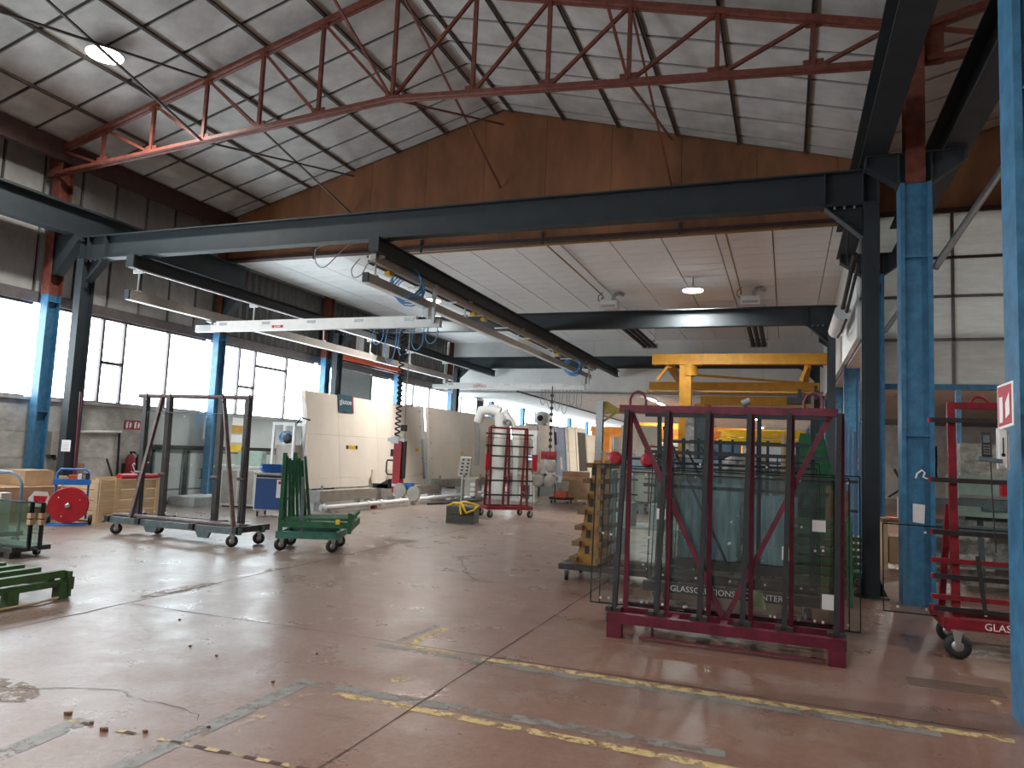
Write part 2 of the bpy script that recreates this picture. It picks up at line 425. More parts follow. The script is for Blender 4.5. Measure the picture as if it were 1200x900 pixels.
sheet(RX, XR, -14, 4.3, 0.03, 0.03).build('panel_sheet', 'roofpanel', ce)
for k, x in enumerate(PX[1:-1]):
    z = roofz(x)
    for dx in (-0.018, 0.018):
        MB().prof((x+dx,-14,z-0.005),(x+dx,15.0,z-0.005), [(-0.009,-0.012),(0.009,-0.012),(0.009,0.04),(-0.009,0.04)]).build('purlin', 'purlin', ce)
# right nave roof
cr = struct('ceiling_right', 'pitched grey roof lining of the aisle right of the columns')
def roofr(x): return 7.33 + RS*(x-XR)
sheet(XR, 9.2, -14, 15.2, 0.06, 0.062, roofr).build('roof_deck', 'roofdark', cr)
pmesh = None
for i in range(4):
    for (r0, r1) in rows:
        a = XR + 0.2 + 1.25*i
        if pmesh is None: 
            mm = sheet(a+0.02, a+1.23, 0, 0.785, 0.03, 0.03, roofr); pmesh = mm.mesh('panel', 'roofpanel')
        inst('panel', pmesh, cr, (1.25*i, r0, RS*1.25*i))
    x = XR + 0.2 + 1.25*i
    MB().bar((x,-14,roofr(x)+0.01),(x,15.0,roofr(x)+0.01), 0.07, 0.05).build('purlin', 'purlin', cr)
sheet(XR+5.2, 9.2, -14, 15, 0.03, 0.03, roofr).build('panel_sheet', 'roofpanel', cr)
MB().add([(9.2,-14,roofr(9.2)),(9.2,15,roofr(9.2)),(17,15,7.3),(17,-14,7.3),(9.2,-14,roofr(9.2)+.1),(9.2,15,roofr(9.2)+.1),(17,15,7.4),(17,-14,7.4)],[(0,1,2,3),(7,6,5,4)]).build('far_slope', 'roofpanel', cr)

# ---- brown gable above the low white ceiling
gb = struct('wall_gable', 'brown sheet gable wall above the white ceiling')
xs = [XL, -12.6, -11.1, -9.6, -8.1, -6.6, -5.1, -3.6, -2.1, -0.6, 0.9, XR]
for a, b in zip(xs[:-1], xs[1:]):
    poly = [(a+0.004, 15.05, 6.33), (b-0.004, 15.05, 6.33), (b-0.004, 15.05, roofz(b)+0.05)]
    if a < RX < b: poly.append((RX, 15.05, roofz(RX)+0.05))
    poly.append((a+0.004, 15.05, roofz(a)+0.05))
    MB().prism(poly, (0, 0.06, 0)).build('sheet', 'brown', gb)
MB().prism([(XL, 15.12, 6.33), (XR+0.1, 15.12, 6.33), (XR+0.1, 15.12, 7.42), (RX, 15.12, RZ+0.06), (XL, 15.12, 7.32)], (0, 0.06, 0)).build('backing', 'brown', gb)
MB().box(XL, XR, 14.98, 15.2, 6.28, 6.36).build('bottom_rail', 'eave', gb)
for x in (-11.1, -8.1, -5.1, -2.1): MB().bar((x, 15.0, 6.2), (x, 15.0, 6.5), 0.05, 0.05).build('hanger', 'steel_dark', gb)
for a, b in ((XR, 4.0), (4.0, 6.5), (6.5, 9.2)):
    MB().prism([(a+.004,15.05,6.40),(b-.004,15.05,6.40),(b-.004,15.05,roofr(b)+.08),(a+.004,15.05,roofr(a)+.08)], (0,0.06,0)).build('sheet', 'brown', gb)
MB().prism([(9.2,15.05,6.4),(17,15.05,6.4),(17,15.05,7.4),(9.2,15.05,roofr(9.2)+.08)], (0,0.06,0)).build('sheet', 'brown', gb)
MB().box(XR, 17, 14.99, 15.15, 6.34, 6.42).build('bottom_rail', 'eave', gb)

# ---- low white ceiling from the gable to the cross fascia, each panel
cw = struct('ceiling_white', 'white panelled ceiling beyond the brown gable')
MB().box(-14.2, 1.30, 15.1, 29.1, 6.36, 6.46).build('deck', 'ceilgap', cw)
wp = MB().box(0.014, 1.111, 0.009, 0.591, 0, 0.05).mesh('panel', 'whiteceil')
x = 0.83 - 1.125*13
for i in range(14):
    xx = x + 1.125*i
    for j in range(23):
        if i == 13: o = inst('panel', wp, cw, (xx, 15.25+0.6*j, 6.30), sc=(0.40, 1, 1))
        else: o = inst('panel', wp, cw, (xx, 15.25+0.6*j, 6.30))
MB().box(-14.0, 1.3, 29.14, 29.2, 4.1, 6.4).build('backing', 'ceilgap', cw)
MB().box(1.305, 1.36, 15.12, 45.2, 4.04, 6.4).build('backing', 'ceilgap', cw)
fa = struct('wall_fascia', 'white cross fascia where the ceiling steps down')
for k in range(7): MB().box(-14.0+2.19*k+0.004, -14.0+2.19*(k+1)-0.004, 29.05, 29.12, 4.1, 6.34).build('panel', 'whitewall', fa)
fr_ = struct('wall_side_fascia', 'white side fascia above the right column row')
for k in range(6): MB().box(1.24, 1.30, 15.15+2.33*k+0.004, 15.15+2.33*(k+1)-0.004, 4.06, 6.34).build('panel', 'whitewall', fr_)
# far low ceiling
cl = struct('ceiling_low', 'low pale ceiling running to the far end of the hall')
MB().box(-14.2, 1.3, 29.0, 78, 4.12, 4.2).build('deck', 'ceilgap', cl)
lp = MB().box(0.012, 1.93, 0.012, 1.19, 0, 0.03).mesh('panel', 'lowceil')
for i in range(8):
    for j in range(30): inst('panel', lp, cl, (-14.2+1.94*i, 29.1+1.2*j, 4.09))
clr = struct('ceiling_low_right', 'low grey tiled ceiling of the room right of the columns')
MB().box(1.3, 17, 15.1, 78, 4.02, 4.1).build('deck', 'ceilgap', clr)
for i in range(7):
    for j in range(20): inst('panel', lp, clr, (1.34+1.94*i, 15.3+1.2*j, 3.99))
# far end, back and right walls
we = MB().box(-14.4, 17, 78, 78.2, 0, 4.3).build('wall_far', 'whitewall'); tag(we, 'pale far end wall of the hall', kind='structure')
wb = MB().box(-14.4, 17, -14.2, -14, 0, 9.6).build('wall_back', 'wallpanel'); tag(wb, 'grey end wall of the hall', kind='structure')
wr = MB().box(17, 17.2, -14, 78, 0, 7.5).build('wall_right', 'wallpanel'); tag(wr, 'grey outer wall beyond the right aisle', kind='structure')

# ---- sheet screen right of the columns
sr = struct('wall_screen', 'screen of pale plastic sheet panels under the brown gable, right')
zs = [3.14, 3.98, 4.78, 5.5, 6.36]; xs = [1.28, 2.82, 4.6, 6.4, 8.2, 10.0, 12.0, 14.0, 16.9]
for a, b in zip(xs[:-1], xs[1:]):
    for c, d in zip(zs[:-1], zs[1:]):
        MB().box(a+0.025, b-0.025, 15.06, 15.09, c+0.02, d-0.02).build('panel', 'plastic', sr)
for z in zs[1:-1]: MB().box(1.28, 17, 15.03, 15.09, z-0.025, z+0.025).build('bar', 'winframe' if z < 5 else 'eave', sr)
for x in xs[1:-1]: MB().box(x-0.025, x+0.025, 15.03, 15.09, 3.1, 6.4).build('bar', 'winframe', sr)
MB().box(1.66, 17, 15.0, 15.12, 3.06, 3.16).build('bottom_beam', 'blue', sr)
MB().box(2.84, 2.92, 15.0, 15.1, 0, 3.06).build('post', 'bluelt', sr)
MB().box(6.3, 6.4, 15.0, 15.1, 0, 3.06).build('post', 'bluelt', sr)
# ================================================================ OVERHEAD STEEL
M['hose'] = mat('blue_air_hose', (0.10, 0.33, 0.66), 0.4, var=0.1)
M['hosegrey'] = mat('grey_cable', (0.30, 0.31, 0.33), 0.5, var=0.1)
M['yellow'] = mat('crane_yellow', (0.58, 0.285, 0.025), 0.5, var=0.12, scale=5)
M['orange'] = mat('crane_orange', (0.70, 0.24, 0.02), 0.5, var=0.12, scale=5)
M['brightyellow'] = mat('bright_yellow', (0.80, 0.52, 0.02), 0.45, var=0.1, scale=5)
M['redlogo'] = mat('red_logo', (0.55, 0.01, 0.04), 0.5)
M['textwhite'] = mat('white_lettering', (0.85, 0.85, 0.85), 0.5, var=0.02)
M['orangered'] = mat('orange_heater', (0.62, 0.10, 0.03), 0.45, var=0.12)

# ---- roof truss
NX = [XL+0.45] + [RX-0.2-1.25*k for k in range(5, 0, -1)] + [RX] + [RX+0.2+1.25*k for k in range(1, 6)] + [XR-0.2]
def tz(x): return roofz(x) - 0.13
def bz(x): return 7.33 - 0.0705*abs(x-RX)
def truss(Y, nodes, tz, bz, label, flip_at):
    t = thing('roof_truss', label, 'truss', (0, Y, 0))
    def seg(mb, a, b, w): mb.angle(a, b, w, 0.012, up=(0,1,0)); return mb
    tops = [(x, 0, tz(x)) for x in nodes]; bots = [(x, 0, bz(x)) for x in nodes]
    mb = MB()
    for dy in (-0.045, 0.045):
        for a, b in zip(tops[:-1], tops[1:]): mb.bar((a[0],dy,a[2]),(b[0],dy,b[2]),0.07,0.075)
    mb.build('top_chord', 'redox', t)
    mb = MB()
    for dy in (-0.045, 0.045):
        for a, b in zip(bots[:-1], bots[1:]): mb.bar((a[0],dy,a[2]),(b[0],dy,b[2]),0.07,0.06)
    mb.build('bottom_chord', 'redox', t)
    for k, x in enumerate(nodes[1:-1], 1):
        MB().bar(bots[k], tops[k], 0.06, 0.06).build('vertical', 'redox', t)
        MB().cbox((x, 0, bz(x)+0.06), (0.26, 0.025, 0.16)).build('gusset_plate', 'redox', t)
        MB().cbox((x, 0, tz(x)-0.05), (0.20, 0.025, 0.12)).build('gusset_plate', 'redox', t)
    for k in range(len(nodes)-1):
        if nodes[k] < flip_at - 0.01: a, b = tops[k], bots[k+1]
        else: a, b = bots[k], tops[k+1]
        MB().bar(a, b, 0.05, 0.05).build('diagonal', 'redox', t)
    return t
tr = truss(10.1, NX, tz, bz, 'red-oxide lattice roof truss spanning the hall over the camera side', RX)
for x in (NX[0]-0.1, NX[-1]+0.05):
    MB().cbox((x, 0, 7.0), (0.35, 0.03, 0.5)).build('end_plate', 'redox', tr)
# slender wind braces from the truss to the gable and towards the near bay (local y = world y - 10.1)
for a, b in (((-10.1, 0, tz(-10.1)), (-10.1, -4.7, bz(-10.1))), ((-10.1, 0, bz(-10.1)), (-10.1, -4.7, tz(-10.1))),
             ((-10.1, 0, tz(-10.1)), (-10.1, 4.9, 7.3)), ((-10.1, 0, bz(-10.1)), (-10.1, 4.9, 8.25)),
             ((-6.15, 0, tz(-6.15)), (-6.15, 4.9, 7.6)), ((-6.15, 0, bz(-6.15)), (-6.15, 4.9, 9.1)), ((-6.15, 0, bz(-6.15)), (-6.15, -4.7, 9.1)),
             ((-2.2, 0, tz(-2.2)), (-2.29, 4.9, 7.3)), ((-2.2, 0, bz(-2.2)), (-2.3, 4.9, 8.3)), ((-2.2, 0, bz(-2.2)), (-2.2, -4.7, 8.2))):
    MB().bar(a, b, 0.035, 0.035).build('wind_brace', 'purlin' if a[0] < -9 else 'redox', tr)
RN = [XR+0.15, XR+1.4, XR+2.65, XR+3.9, XR+5.15, XR+6.4]
tr2 = truss(10.1, RN, lambda x: roofr(x)-0.13, lambda x: 6.78+0.07*(x-XR), 'red-oxide truss end reaching into the right aisle', 99)
MB().cbox((XR+0.2, 0, 7.0), (0.30, 0.03, 0.55)).build('end_plate', 'redox', tr2)
MB().box(-0.01+XR, XR+0.01, -0.1, 0.1, 7.2, 7.33).build('cap_plate', 'redox', tr2)

# ---- dark portal frames carrying the light crane
def portal_frame(Y, label, x0=-13.11, x1=1.01):
    t = thing('portal_frame', label, 'steel frame', (0, Y, 0))
    MB().ibeam((x0-0.09, 0, 5.285), (x1+0.09, 0, 5.285), 0.47, 0.20, 0.022, 0.014).build('beam', 'steel_dark', t)
    for x in (x0, x1):
        s = 1 if x < -5 else -1
        MB().ibeam((x, 0, 0.02), (x, 0, 5.05), 0.30, 0.18, 0.02, 0.014, up=(0,1,0)).build('post', 'steel_dark', t)
        bp = MB().box(x-0.19, x+0.19, -0.2, 0.2, 0, 0.02)
        for d in (-1, 1): bp.prism([(x+d*0.09, -0.01, 0.02), (x+d*0.185, -0.01, 0.02), (x+d*0.09, -0.01, 0.24)], (0, 0.02, 0))
        bp.build('base_plate', 'steel_dark', t)
        h = MB().prism([(x+s*0.09, -0.008, 5.05), (x+s*0.55, -0.008, 5.05), (x+s*0.09, -0.008, 4.62)], (0, 0.016, 0))
        h.bar((x+s*0.55, 0, 5.04), (x+s*0.09, 0, 4.61), 0.18, 0.018)
        h.build('haunch', 'steel_dark', t)
        st = MB()
        for d in (-0.09, 0.09, s*0.55): st.box(x+d-0.007, x+d+0.007, -0.1, 0.1, 5.06, 5.51)
        st.box(x-0.09, x+s*0.6, -0.1, 0.1, 5.035, 5.055)
        st.build('stiffener', 'steel_dark', t)
        bo = MB()
        for k in range(5):
            bo.cyl((x-s*0.05+s*0.12*k, -0.07, 5.0), (x-s*0.05+s*0.12*k, -0.07, 5.035), 0.016, 6)
        bo.build('bolt_row', 'galv', t)['kind'] = 'stuff'
    return t
portal_frame(10.4, 'nearest dark steel portal frame spanning the hall')
portal_frame(19.25, 'middle dark steel portal frame under the white ceiling')
portal_frame(28.05, 'farthest dark steel portal frame against the white fascia')

def girder(x, label, z=4.925, h=0.25):
    g = thing('crane_girder', label, 'girder', (x, 0, 0))
    MB().ibeam((0, 10.2, z), (0, 28.9, z), h, 0.16, 0.018, 0.012).build('beam', 'steel_dark', g)
    MB().box(-0.09, 0.09, 10.18, 10.21, z-h/2, z+h/2).build('end_plate', 'steel_dark', g)
    for y in (10.4, 19.25, 28.05):
        b = MB()
        for dx in (-0.12, -0.06, 0.06, 0.12): b.cyl((dx, y-0.05, 5.02), (dx, y-0.05, 5.09), 0.014, 6).cyl((dx, y+0.05, 5.02), (dx, y+0.05, 5.09), 0.014, 6)
        b.box(-0.17, 0.17, y-0.1, y+0.1, 5.035, 5.06)
        b.build('clamp', 'steel_dark', g)
    return g
gl = girder(-11.72, 'dark crane girder hung under the frames on the window side')
gr = girder(-6.38, 'dark crane girder hung under the frames in mid hall')
# white conduit under the left girder, energy rail under the right girder
MB().bar((0.06, 10.3, 4.785), (0.06, 26.0, 4.785), 0.03, 0.03).build('conduit', 'white', gl)
MB().box(-0.16, -0.05, 10.35, 25.5, 4.66, 4.80).build('energy_rail', 'alu', gr)
MB().box(-0.20, -0.16, 10.35, 25.5, 4.64, 4.70).build('track_strip', 'black', gr)
for y in (10.9, 14.6, 15.2, 18.2, 21.0, 24.0): MB().box(-0.2, -0.1, y, y+0.16, 4.58, 4.68).build('yellow_trolley', 'brightyellow', gr)
for y in (12.0, 13.4, 14.8, 16.4, 18.0, 20.0, 22.0): MB().box(-0.34, 0.02, y, y+0.05, 4.60, 4.63).build('cross_clip', 'white', gr)

def rail(x, z0, z1, y0, y1, label, ys):
    r = thing('crane_rail', label, 'crane rail', (x, 0, 0))
    w = 0.05; h = z1-z0
    MB().prof((0, y0+0.03, z0), (0, y1-0.03, z0), [(-w,0),(-w,h),(w,h),(w,0),(0.012,0),(0.012,0.02),(w-0.015,0.02),(w-0.015,h-0.02),(-w+0.015,h-0.02),(-w+0.015,0.02),(-0.012,0.02),(-0.012,0)]).build('profile', 'alu', r)
    MB().box(-w-0.004, w+0.004, y0, y0+0.03, z0-0.004, z1+0.004).build('end_cap', 'steel_dark', r)
    MB().box(-w-0.004, w+0.004, y1-0.03, y1, z0-0.004, z1+0.004).build('end_cap', 'steel_dark', r)
    MB().box(-w-0.002, w+0.002, y0+0.03, y1-0.03, z0-0.012, z0+0.003).build('lip', 'white', r)
    for y in ys:
        hg = MB().cyl((0, y, z1), (0, y, 4.80), 0.018, 8)
        hg.box(-0.12, 0.16, y-0.03, y+0.03, 4.77, 4.80).box(-0.10, 0.14, y-0.06, y-0.03, 4.74, 4.82).box(-0.05, 0.05, y-0.05, y+0.05, z1, z1+0.03)
        hg.build('hanger', 'white', r)
    return r
rail(-11.80, 4.20, 4.38, 10.25, 24.9, 'grey aluminium crane rail hung on white rods near the windows', (10.5, 13.8, 16.6, 19.0, 21.5, 24.2))
rail(-6.52, 4.30, 4.45, 10.2, 25.0, 'grey aluminium crane rail hung below the mid-hall girder', (10.5, 14.2, 17.6, 20.6, 24.0))

def bridge(Y, z, x0, x1, label, logo):
    b = thing('crane_bridge', label, 'crane bridge', (0, Y, 0))
    MB().box(x0, x1, -0.05, 0.05, z, z+0.15).build('profile', 'white', b)
    MB().box(x0+0.55, x1-0.5, -0.045, 0.045, z+0.15, z+0.225).build('upper_profile', 'white', b)
    MB().box(x0-0.01, x0, -0.055, 0.055, z-0.005, z+0.155).build('end_cap', 'white', b)
    MB().box(x1, x1+0.01, -0.055, 0.055, z-0.005, z+0.155).build('end_cap', 'white', b)
    for k in range(5):
        x = x0+0.75+(x1-x0-1.4)*k/4
        MB().box(x-0.10, x+0.10, -0.058, -0.05, z+0.13, z+0.19).build('clip_plate', 'galv', b)
    if logo:
        MB().box(x0+2.05, x0+2.33, -0.056, -0.05, z+0.05, z+0.105).build('logo_plate', 'redlogo', b)
        text('logo_lettering', 'ELMER', 0.055, (x0+2.19, -0.0575, z+0.077), (PI/2, 0, 0), 'textwhite', b)
    else:
        text('logo_lettering', 'DEMAG', 0.15, (x0+1.9, -0.056, z+0.09), (PI/2, 0, 0), 'redlogo', b)
    for x, zz in ((-11.80, 4.2), (-6.52, 4.3)):
        MB().box(x-0.06, x+0.06, -0.12, 0.12, z+0.20, zz+0.02).box(x-0.02, x+0.02, -0.03, 0.03, z+0.1, zz+0.06).build('carriage', 'galv', b)
    return b
b1 = bridge(12.5, 3.94, -12.2, -6.25, 'near white crane bridge with a red logo', True)
b2 = bridge(24.3, 3.84, -12.3, -6.5, 'far white crane bridge in front of the white fascia', False)
for b_ in (b1, b2):
    MB().bar((-6.35, -0.1, 4.0), (-6.35, -0.1, 4.75), 0.06, 0.06).build('end_post', 'galv', b_)

# ---- cables and air hoses
def smooth(pts, k=5):
    P = [Vector(p) for p in pts]
    if len(P) < 3: return P
    out = []
    for i in range(len(P)-1):
        p0, p1, p2, p3 = P[max(i-1,0)], P[i], P[i+1], P[min(i+2,len(P)-1)]
        for j in range(k):
            t = j/k; out.append(0.5*((2*p1)+(p2-p0)*t+(2*p0-5*p1+4*p2-p3)*t*t+(3*p1-p0-3*p2+p3)*t**3))
    return out + [P[-1]]
def hose(name, pts, r, m, label, cat='hose', group=None):
    mb = MB(); mb.tube(smooth(pts, 5) if len(pts) < 12 else pts, r, 6); return tag(mb.build(name, m), label, cat, group)
def coil(c, r, n, pitch, ax, ay, seg=14):
    ax = Vector(ax); ay = Vector(ay); n_ax = ax.cross(ay); c = Vector(c); pts = []
    for i in range(n*seg+1):
        a = 2*PI*i/seg
        rr = r*(1+0.08*math.sin(i*0.7)); pts.append(c + ax*(rr*math.cos(a)) + ay*(rr*0.9*math.sin(a)) + n_ax*(pitch*i/seg))
    return pts
hose('air_hose', coil((-6.78, 12.2, 4.56), 0.29, 8, 0.12, (0.9, 0.4, 0), (0, 0, 1)), 0.013, 'hose', 'blue air hose coil under the near end of the mid-hall girder')
hose('air_hose', coil((-6.6, 23.2, 4.45), 0.27, 5, 0.18, (1, 0.2, 0), (0, 0, 1)), 0.02, 'hose', 'blue air hose coil at the far end of the mid-hall rail')
for k in range(5):
    x = -7.75 + 0.30*k; d = 0.30 + 0.12*((k*3) % 4)
    pts = [(x, 12.6, 3.94), (x-0.05, 12.6, 3.94-d*0.6), (x+0.03, 12.6, 3.94-d), (x+0.14, 12.6, 3.94-d*0.9), (x+0.2, 12.6, 3.94-d*0.5), (x+0.2, 12.6, 3.94)]
    hose('air_hose', pts, 0.010, 'hose', 'blue hose loop under the near white bridge, %s from the left' % ('first','second','third','fourth','fifth')[k], 'hose', 'hose loops under the near bridge')
for k in range(6):
    x = -8.05 + 0.26*k; d = 0.55 + 0.1*((k*5) % 4)
    pts = [(x, 24.3, 3.85), (x-0.03, 24.3, 3.85-d*0.7), (x+0.06, 24.3, 3.85-d), (x+0.15, 24.3, 3.85-d*0.7), (x+0.13, 24.3, 3.85)]
    hose('air_hose', pts, 0.014, 'hosegrey', 'grey hose loop under the far white bridge, %s from the left' % ('first','second','third','fourth','fifth','sixth')[k], 'hose', 'hose loops under the far bridge')
hose('loose_cable', [(-6.85, 10.25, 5.0), (-7.0, 10.1, 4.75), (-7.25, 10.1, 4.55), (-7.42, 10.1, 4.62), (-7.45, 10.1, 4.85), (-7.3, 10.2, 4.98), (-7.15, 10.3, 5.02)], 0.010, 'hosegrey', 'grey cable loop under the nearest portal beam', 'cable')
hose('loose_cable', [(-6.7, 10.3, 4.72), (-6.85, 10.3, 4.55), (-6.8, 10.3, 4.40), (-6.65, 10.3, 4.45), (-6.55, 10.3, 4.62), (-6.4, 10.3, 4.7)], 0.010, 'hosegrey', 'small grey cable loop at the start of the mid-hall rail', 'cable')

# ---- LED high-bay lamps (their light belongs to them); the out-of-frame ones are added fill
def lamp(loc, label, power, drop=0.12, r=0.27):
    t = thing('high_bay_lamp', label, 'lamp', loc)
    MB().lathe((0,0,0), [(0.06,0.10),(0.10,0.09),(r,0.03),(r,0.0),(r-0.02,-0.004)], 24).build('housing', 'white', t)
    MB().lathe((0,0,0), [(r-0.015,-0.006),(r-0.02,-0.022),(0.02,-0.024)], 24).build('diffuser', 'lamp', t)
    MB().cyl((0,0,0.09), (0,0,0.09+drop), 0.012, 6).build('stem', 'steel_dark', t)
    l = bpy.data.lights.new('lamp_light', 'AREA'); l.shape = 'DISK'; l.size = 2*r-0.06; l.spread = 2.6; l.energy = power; l.color = (1.0, 0.96, 0.90)
    lo = bpy.data.objects.new('lamp_light', l); COL.objects.link(lo); lo.parent = t; lo.location = (0,0,-0.03)
    return t
LP = 280
lamp((-10.88, 8.58, 8.02), 'bright round LED lamp under the left roof slope', LP*0.7, 0.1, 0.30)
lamp((-2.28, 18.9, 5.95), 'bright round LED lamp on the white ceiling, above the yellow crane', LP*0.9, 0.25)
lamp((-9.8, 19.0, 5.95), 'bright round LED lamp on the white ceiling, partly behind the crane rail', LP*0.9, 0.25)
for k, (x, y) in enumerate(((-10.46, 0.5), (-10.46, -7.0))):  # unseen lamps added to lift the ambient light on the left wall
    lamp((x, y, 7.6), 'added unseen fill lamp over the bay behind the camera, number %s' % ('one', 'two', 'three', 'four')[k], LP, 0.4, 0.30)
lamp((7.5, 7.0, 7.9), 'added unseen fill lamp over the right aisle, farther one', LP, 0.5, 0.30)  # both aisle lamps are added out of frame to brighten the right side
lamp((7.5, -2.0, 7.9), 'added unseen fill lamp over the right aisle, nearer one', LP*0.5, 0.5, 0.30)
lamp((-1.8, 1.5, 7.6), 'added unseen fill lamp over the bay behind the camera, right of the others', LP*0.6, 0.4, 0.30)  # added out of view to lighten the maroon rack and near floor
# ---- radiant tube heaters
def heater(x, label):
    t = thing('radiant_heater', label, 'heater', (x, 20.1, 5.78))
    MB().box(-0.24, 0.24, -0.1, 0.35, 0.0, 0.22).build('burner_box', 'white', t)
    MB().box(-0.20, 0.20, -0.11, -0.10, 0.03, 0.1).build('nameplate', 'galv', t)
    MB().tube([(0.10,0.1,0.22),(0.10,0.1,0.36),(0.16,0.12,0.44),(0.28,0.15,0.47),(0.38,0.2,0.42)], 0.055, 10).build('flue_elbow', 'galv', t)
    MB().tube([(-0.2,0.1,0.2),(-0.34,0.1,0.28),(-0.34,0.1,0.40),(-0.22,0.1,0.5)], 0.012, 6).build('gas_hose', 'black', t)
    for dx in (-0.18, 0, 0.18): MB().cyl((dx, 0.3, -0.06), (dx, 6.7, -0.06), 0.07, 10).build('burner_tube', 'black', t)
    for y in (2.5, 5.9): MB().box(-0.33, 0.33, y, y+0.05, -0.02, 0.03).bar((-0.31,y,0.03),(-0.31,y,0.5),0.015).bar((0.31,y,0.03),(0.31,y,0.5),0.015).build('hanger_strap', 'galv', t)
    MB().box(-0.29, 0.29, 6.68, 6.74, -0.14, 0.04).build('end_plate', 'galv', t)
    return t
heater(-4.75, 'black tube heater with white burner box, nearer the crane rail')
heater(-0.93, 'black tube heater with white burner box, above the yellow crane')
hose('gas_pipe', [(-9.5, 14.9, 6.14), (0.9, 14.9, 6.2)], 0.025, 'brownpipe', 'thin ochre gas pipe along the bottom of the brown gable', 'pipe')
for x in (-4.75, -0.93):
    hose('gas_pipe', [(x-0.25, 14.95, 6.2), (x-0.25, 20.0, 6.22), (x-0.25, 20.2, 6.1)], 0.02, 'brownpipe', 'thin gas pipe on the white ceiling feeding the heater %s' % ('by the crane rail' if x < -2 else 'above the yellow crane'), 'pipe')

# ---- long light rail under the low ceiling, white light strips
def strip_light(x, y, L_, label):
    t = thing('strip_light', label, 'lamp', (x, y, 4.0), group='strip lights under the low ceiling')
    MB().box(-0.09, 0.09, 0, L_, 0.02, 0.08).build('housing', 'white', t)
    MB().box(-0.07, 0.07, 0.02, L_-0.02, -0.01, 0.02).build('diffuser', 'tube', t)
    l = bpy.data.lights.new('lamp_light', 'AREA'); l.shape = 'RECTANGLE'; l.size = 0.14; l.size_y = L_; l.energy = 110; l.color = (1, 0.95, 0.85)
    lo = bpy.data.objects.new('lamp_light', l); COL.objects.link(lo); lo.parent = t; lo.location = (0, L_/2, -0.03); t.location.z = 3.9 if x > 1.3 else 4.0
n_ = 0
for x in (-5.2, -1.55):
    for y in ((29.4, 31.8, 35.5, 41, 47, 53) if x < -3 else (38.5, 41.5, 46.5, 52)):
        strip_light(x, y, 1.5, 'white strip light under the low ceiling, %s of the %s row' % (('nearest','second','third','fourth','fifth','sixth')[n_ if x < -3 else n_-6], 'left' if x < -3 else 'right')); n_ += 1
for k, (x, y) in enumerate(((3.4, 16.5), (3.4, 22.0), (7.5, 18.0), (7.5, 26.0))):  # strips added as fill for the dark right-hand room
    strip_light(x, y, 1.5, 'added fill strip light in the room right of the columns, %s' % ('front left', 'rear left', 'front right', 'rear right')[k])
hose('light_rail', [(-10.0, 27.1, 4.02), (-10.4, 50, 4.02)], 0.04, 'steel_dark', 'thin dark rail under the low ceiling behind the far bridge', 'rail')

# ---- yellow workshop cranes by the right columns
def jib(Y, xpost, z, x0, x1, name_label, m='yellow', post=True):
    t = thing('yellow_crane', name_label, 'crane', (0, Y, 0))
    if post:
        MB().box(xpost-0.17, xpost+0.17, -0.17, 0.17, 0.02, z).build('post', m, t)
        MB().box(xpost-0.3, xpost+0.3, -0.3, 0.3, 0, 0.03).build('base_plate', m, t)
        MB().box(xpost-0.25, xpost+0.45, -0.2, 0.2, z-0.03, z).cyl((xpost+0.1,0,z-0.35),(xpost+0.1,0,z),0.22,12).build('head', m, t)
    MB().box(x0, x1, -0.11, 0.11, z, z+0.30).build('beam', m, t)
    MB().box(x0, x1, -0.14, 0.14, z-0.015, z+0.012).build('flange', m, t)
    return t
j = jib(22.0, -2.80, 4.43, -3.8, 1.15, 'largest yellow crane frame, beam just under the white fascia')
MB().ibeam((-4.1, 1.2, 3.90), (0.9, 1.2, 3.90), 0.24, 0.16, 0.02, 0.016).build('bridge_beam', 'yellow', j)
MB().box(-4.15, 1.0, 1.0, 1.4, 3.70, 3.74).build('bridge_flange', 'yellow', j)
for y in (-0.9, 1.2):
    pass
for x in (-3.3, 0.55):
    MB().bar((x, 0.0, 4.43), (x, 3.4, 4.1), 0.16, 0.22).build('runway', 'yellow', j)
    MB().bar((x, 0.0, 4.43), (x-0.35 if x < 0 else x-0.2, 0, 3.95), 0.08, 0.08).build('brace', 'yellow', j)
MB().bar((-3.1, 0.9, 4.25), (0.5, 1.3, 4.02), 0.05, 0.07).build('diagonal_tie', 'yellow', j)
for (x_, z_, w_, h_) in ((0.30, 3.45, 0.10, 0.34), (0.52, 3.38, 0.14, 0.22), (0.75, 3.5, 0.08, 0.4), (0.9, 3.3, 0.12, 0.3)):
    MB().box(x_, x_+w_, 0.7, 0.95, z_, z_+h_).build('hoist_block', 'black', j)
MB().box(0.0, 0.5, 0.6, 1.0, 3.35, 3.55).build('trolley_box', 'black', j)
j2 = jib(27.0, -2.85, 3.62, -2.9, 0.7, 'second yellow crane frame behind the tall yellow post')
MB().bar((-2.8, 0, 3.7), (0.3, 0, 3.88), 0.05, 0.05).build('diagonal_tie', 'yellow', j2)
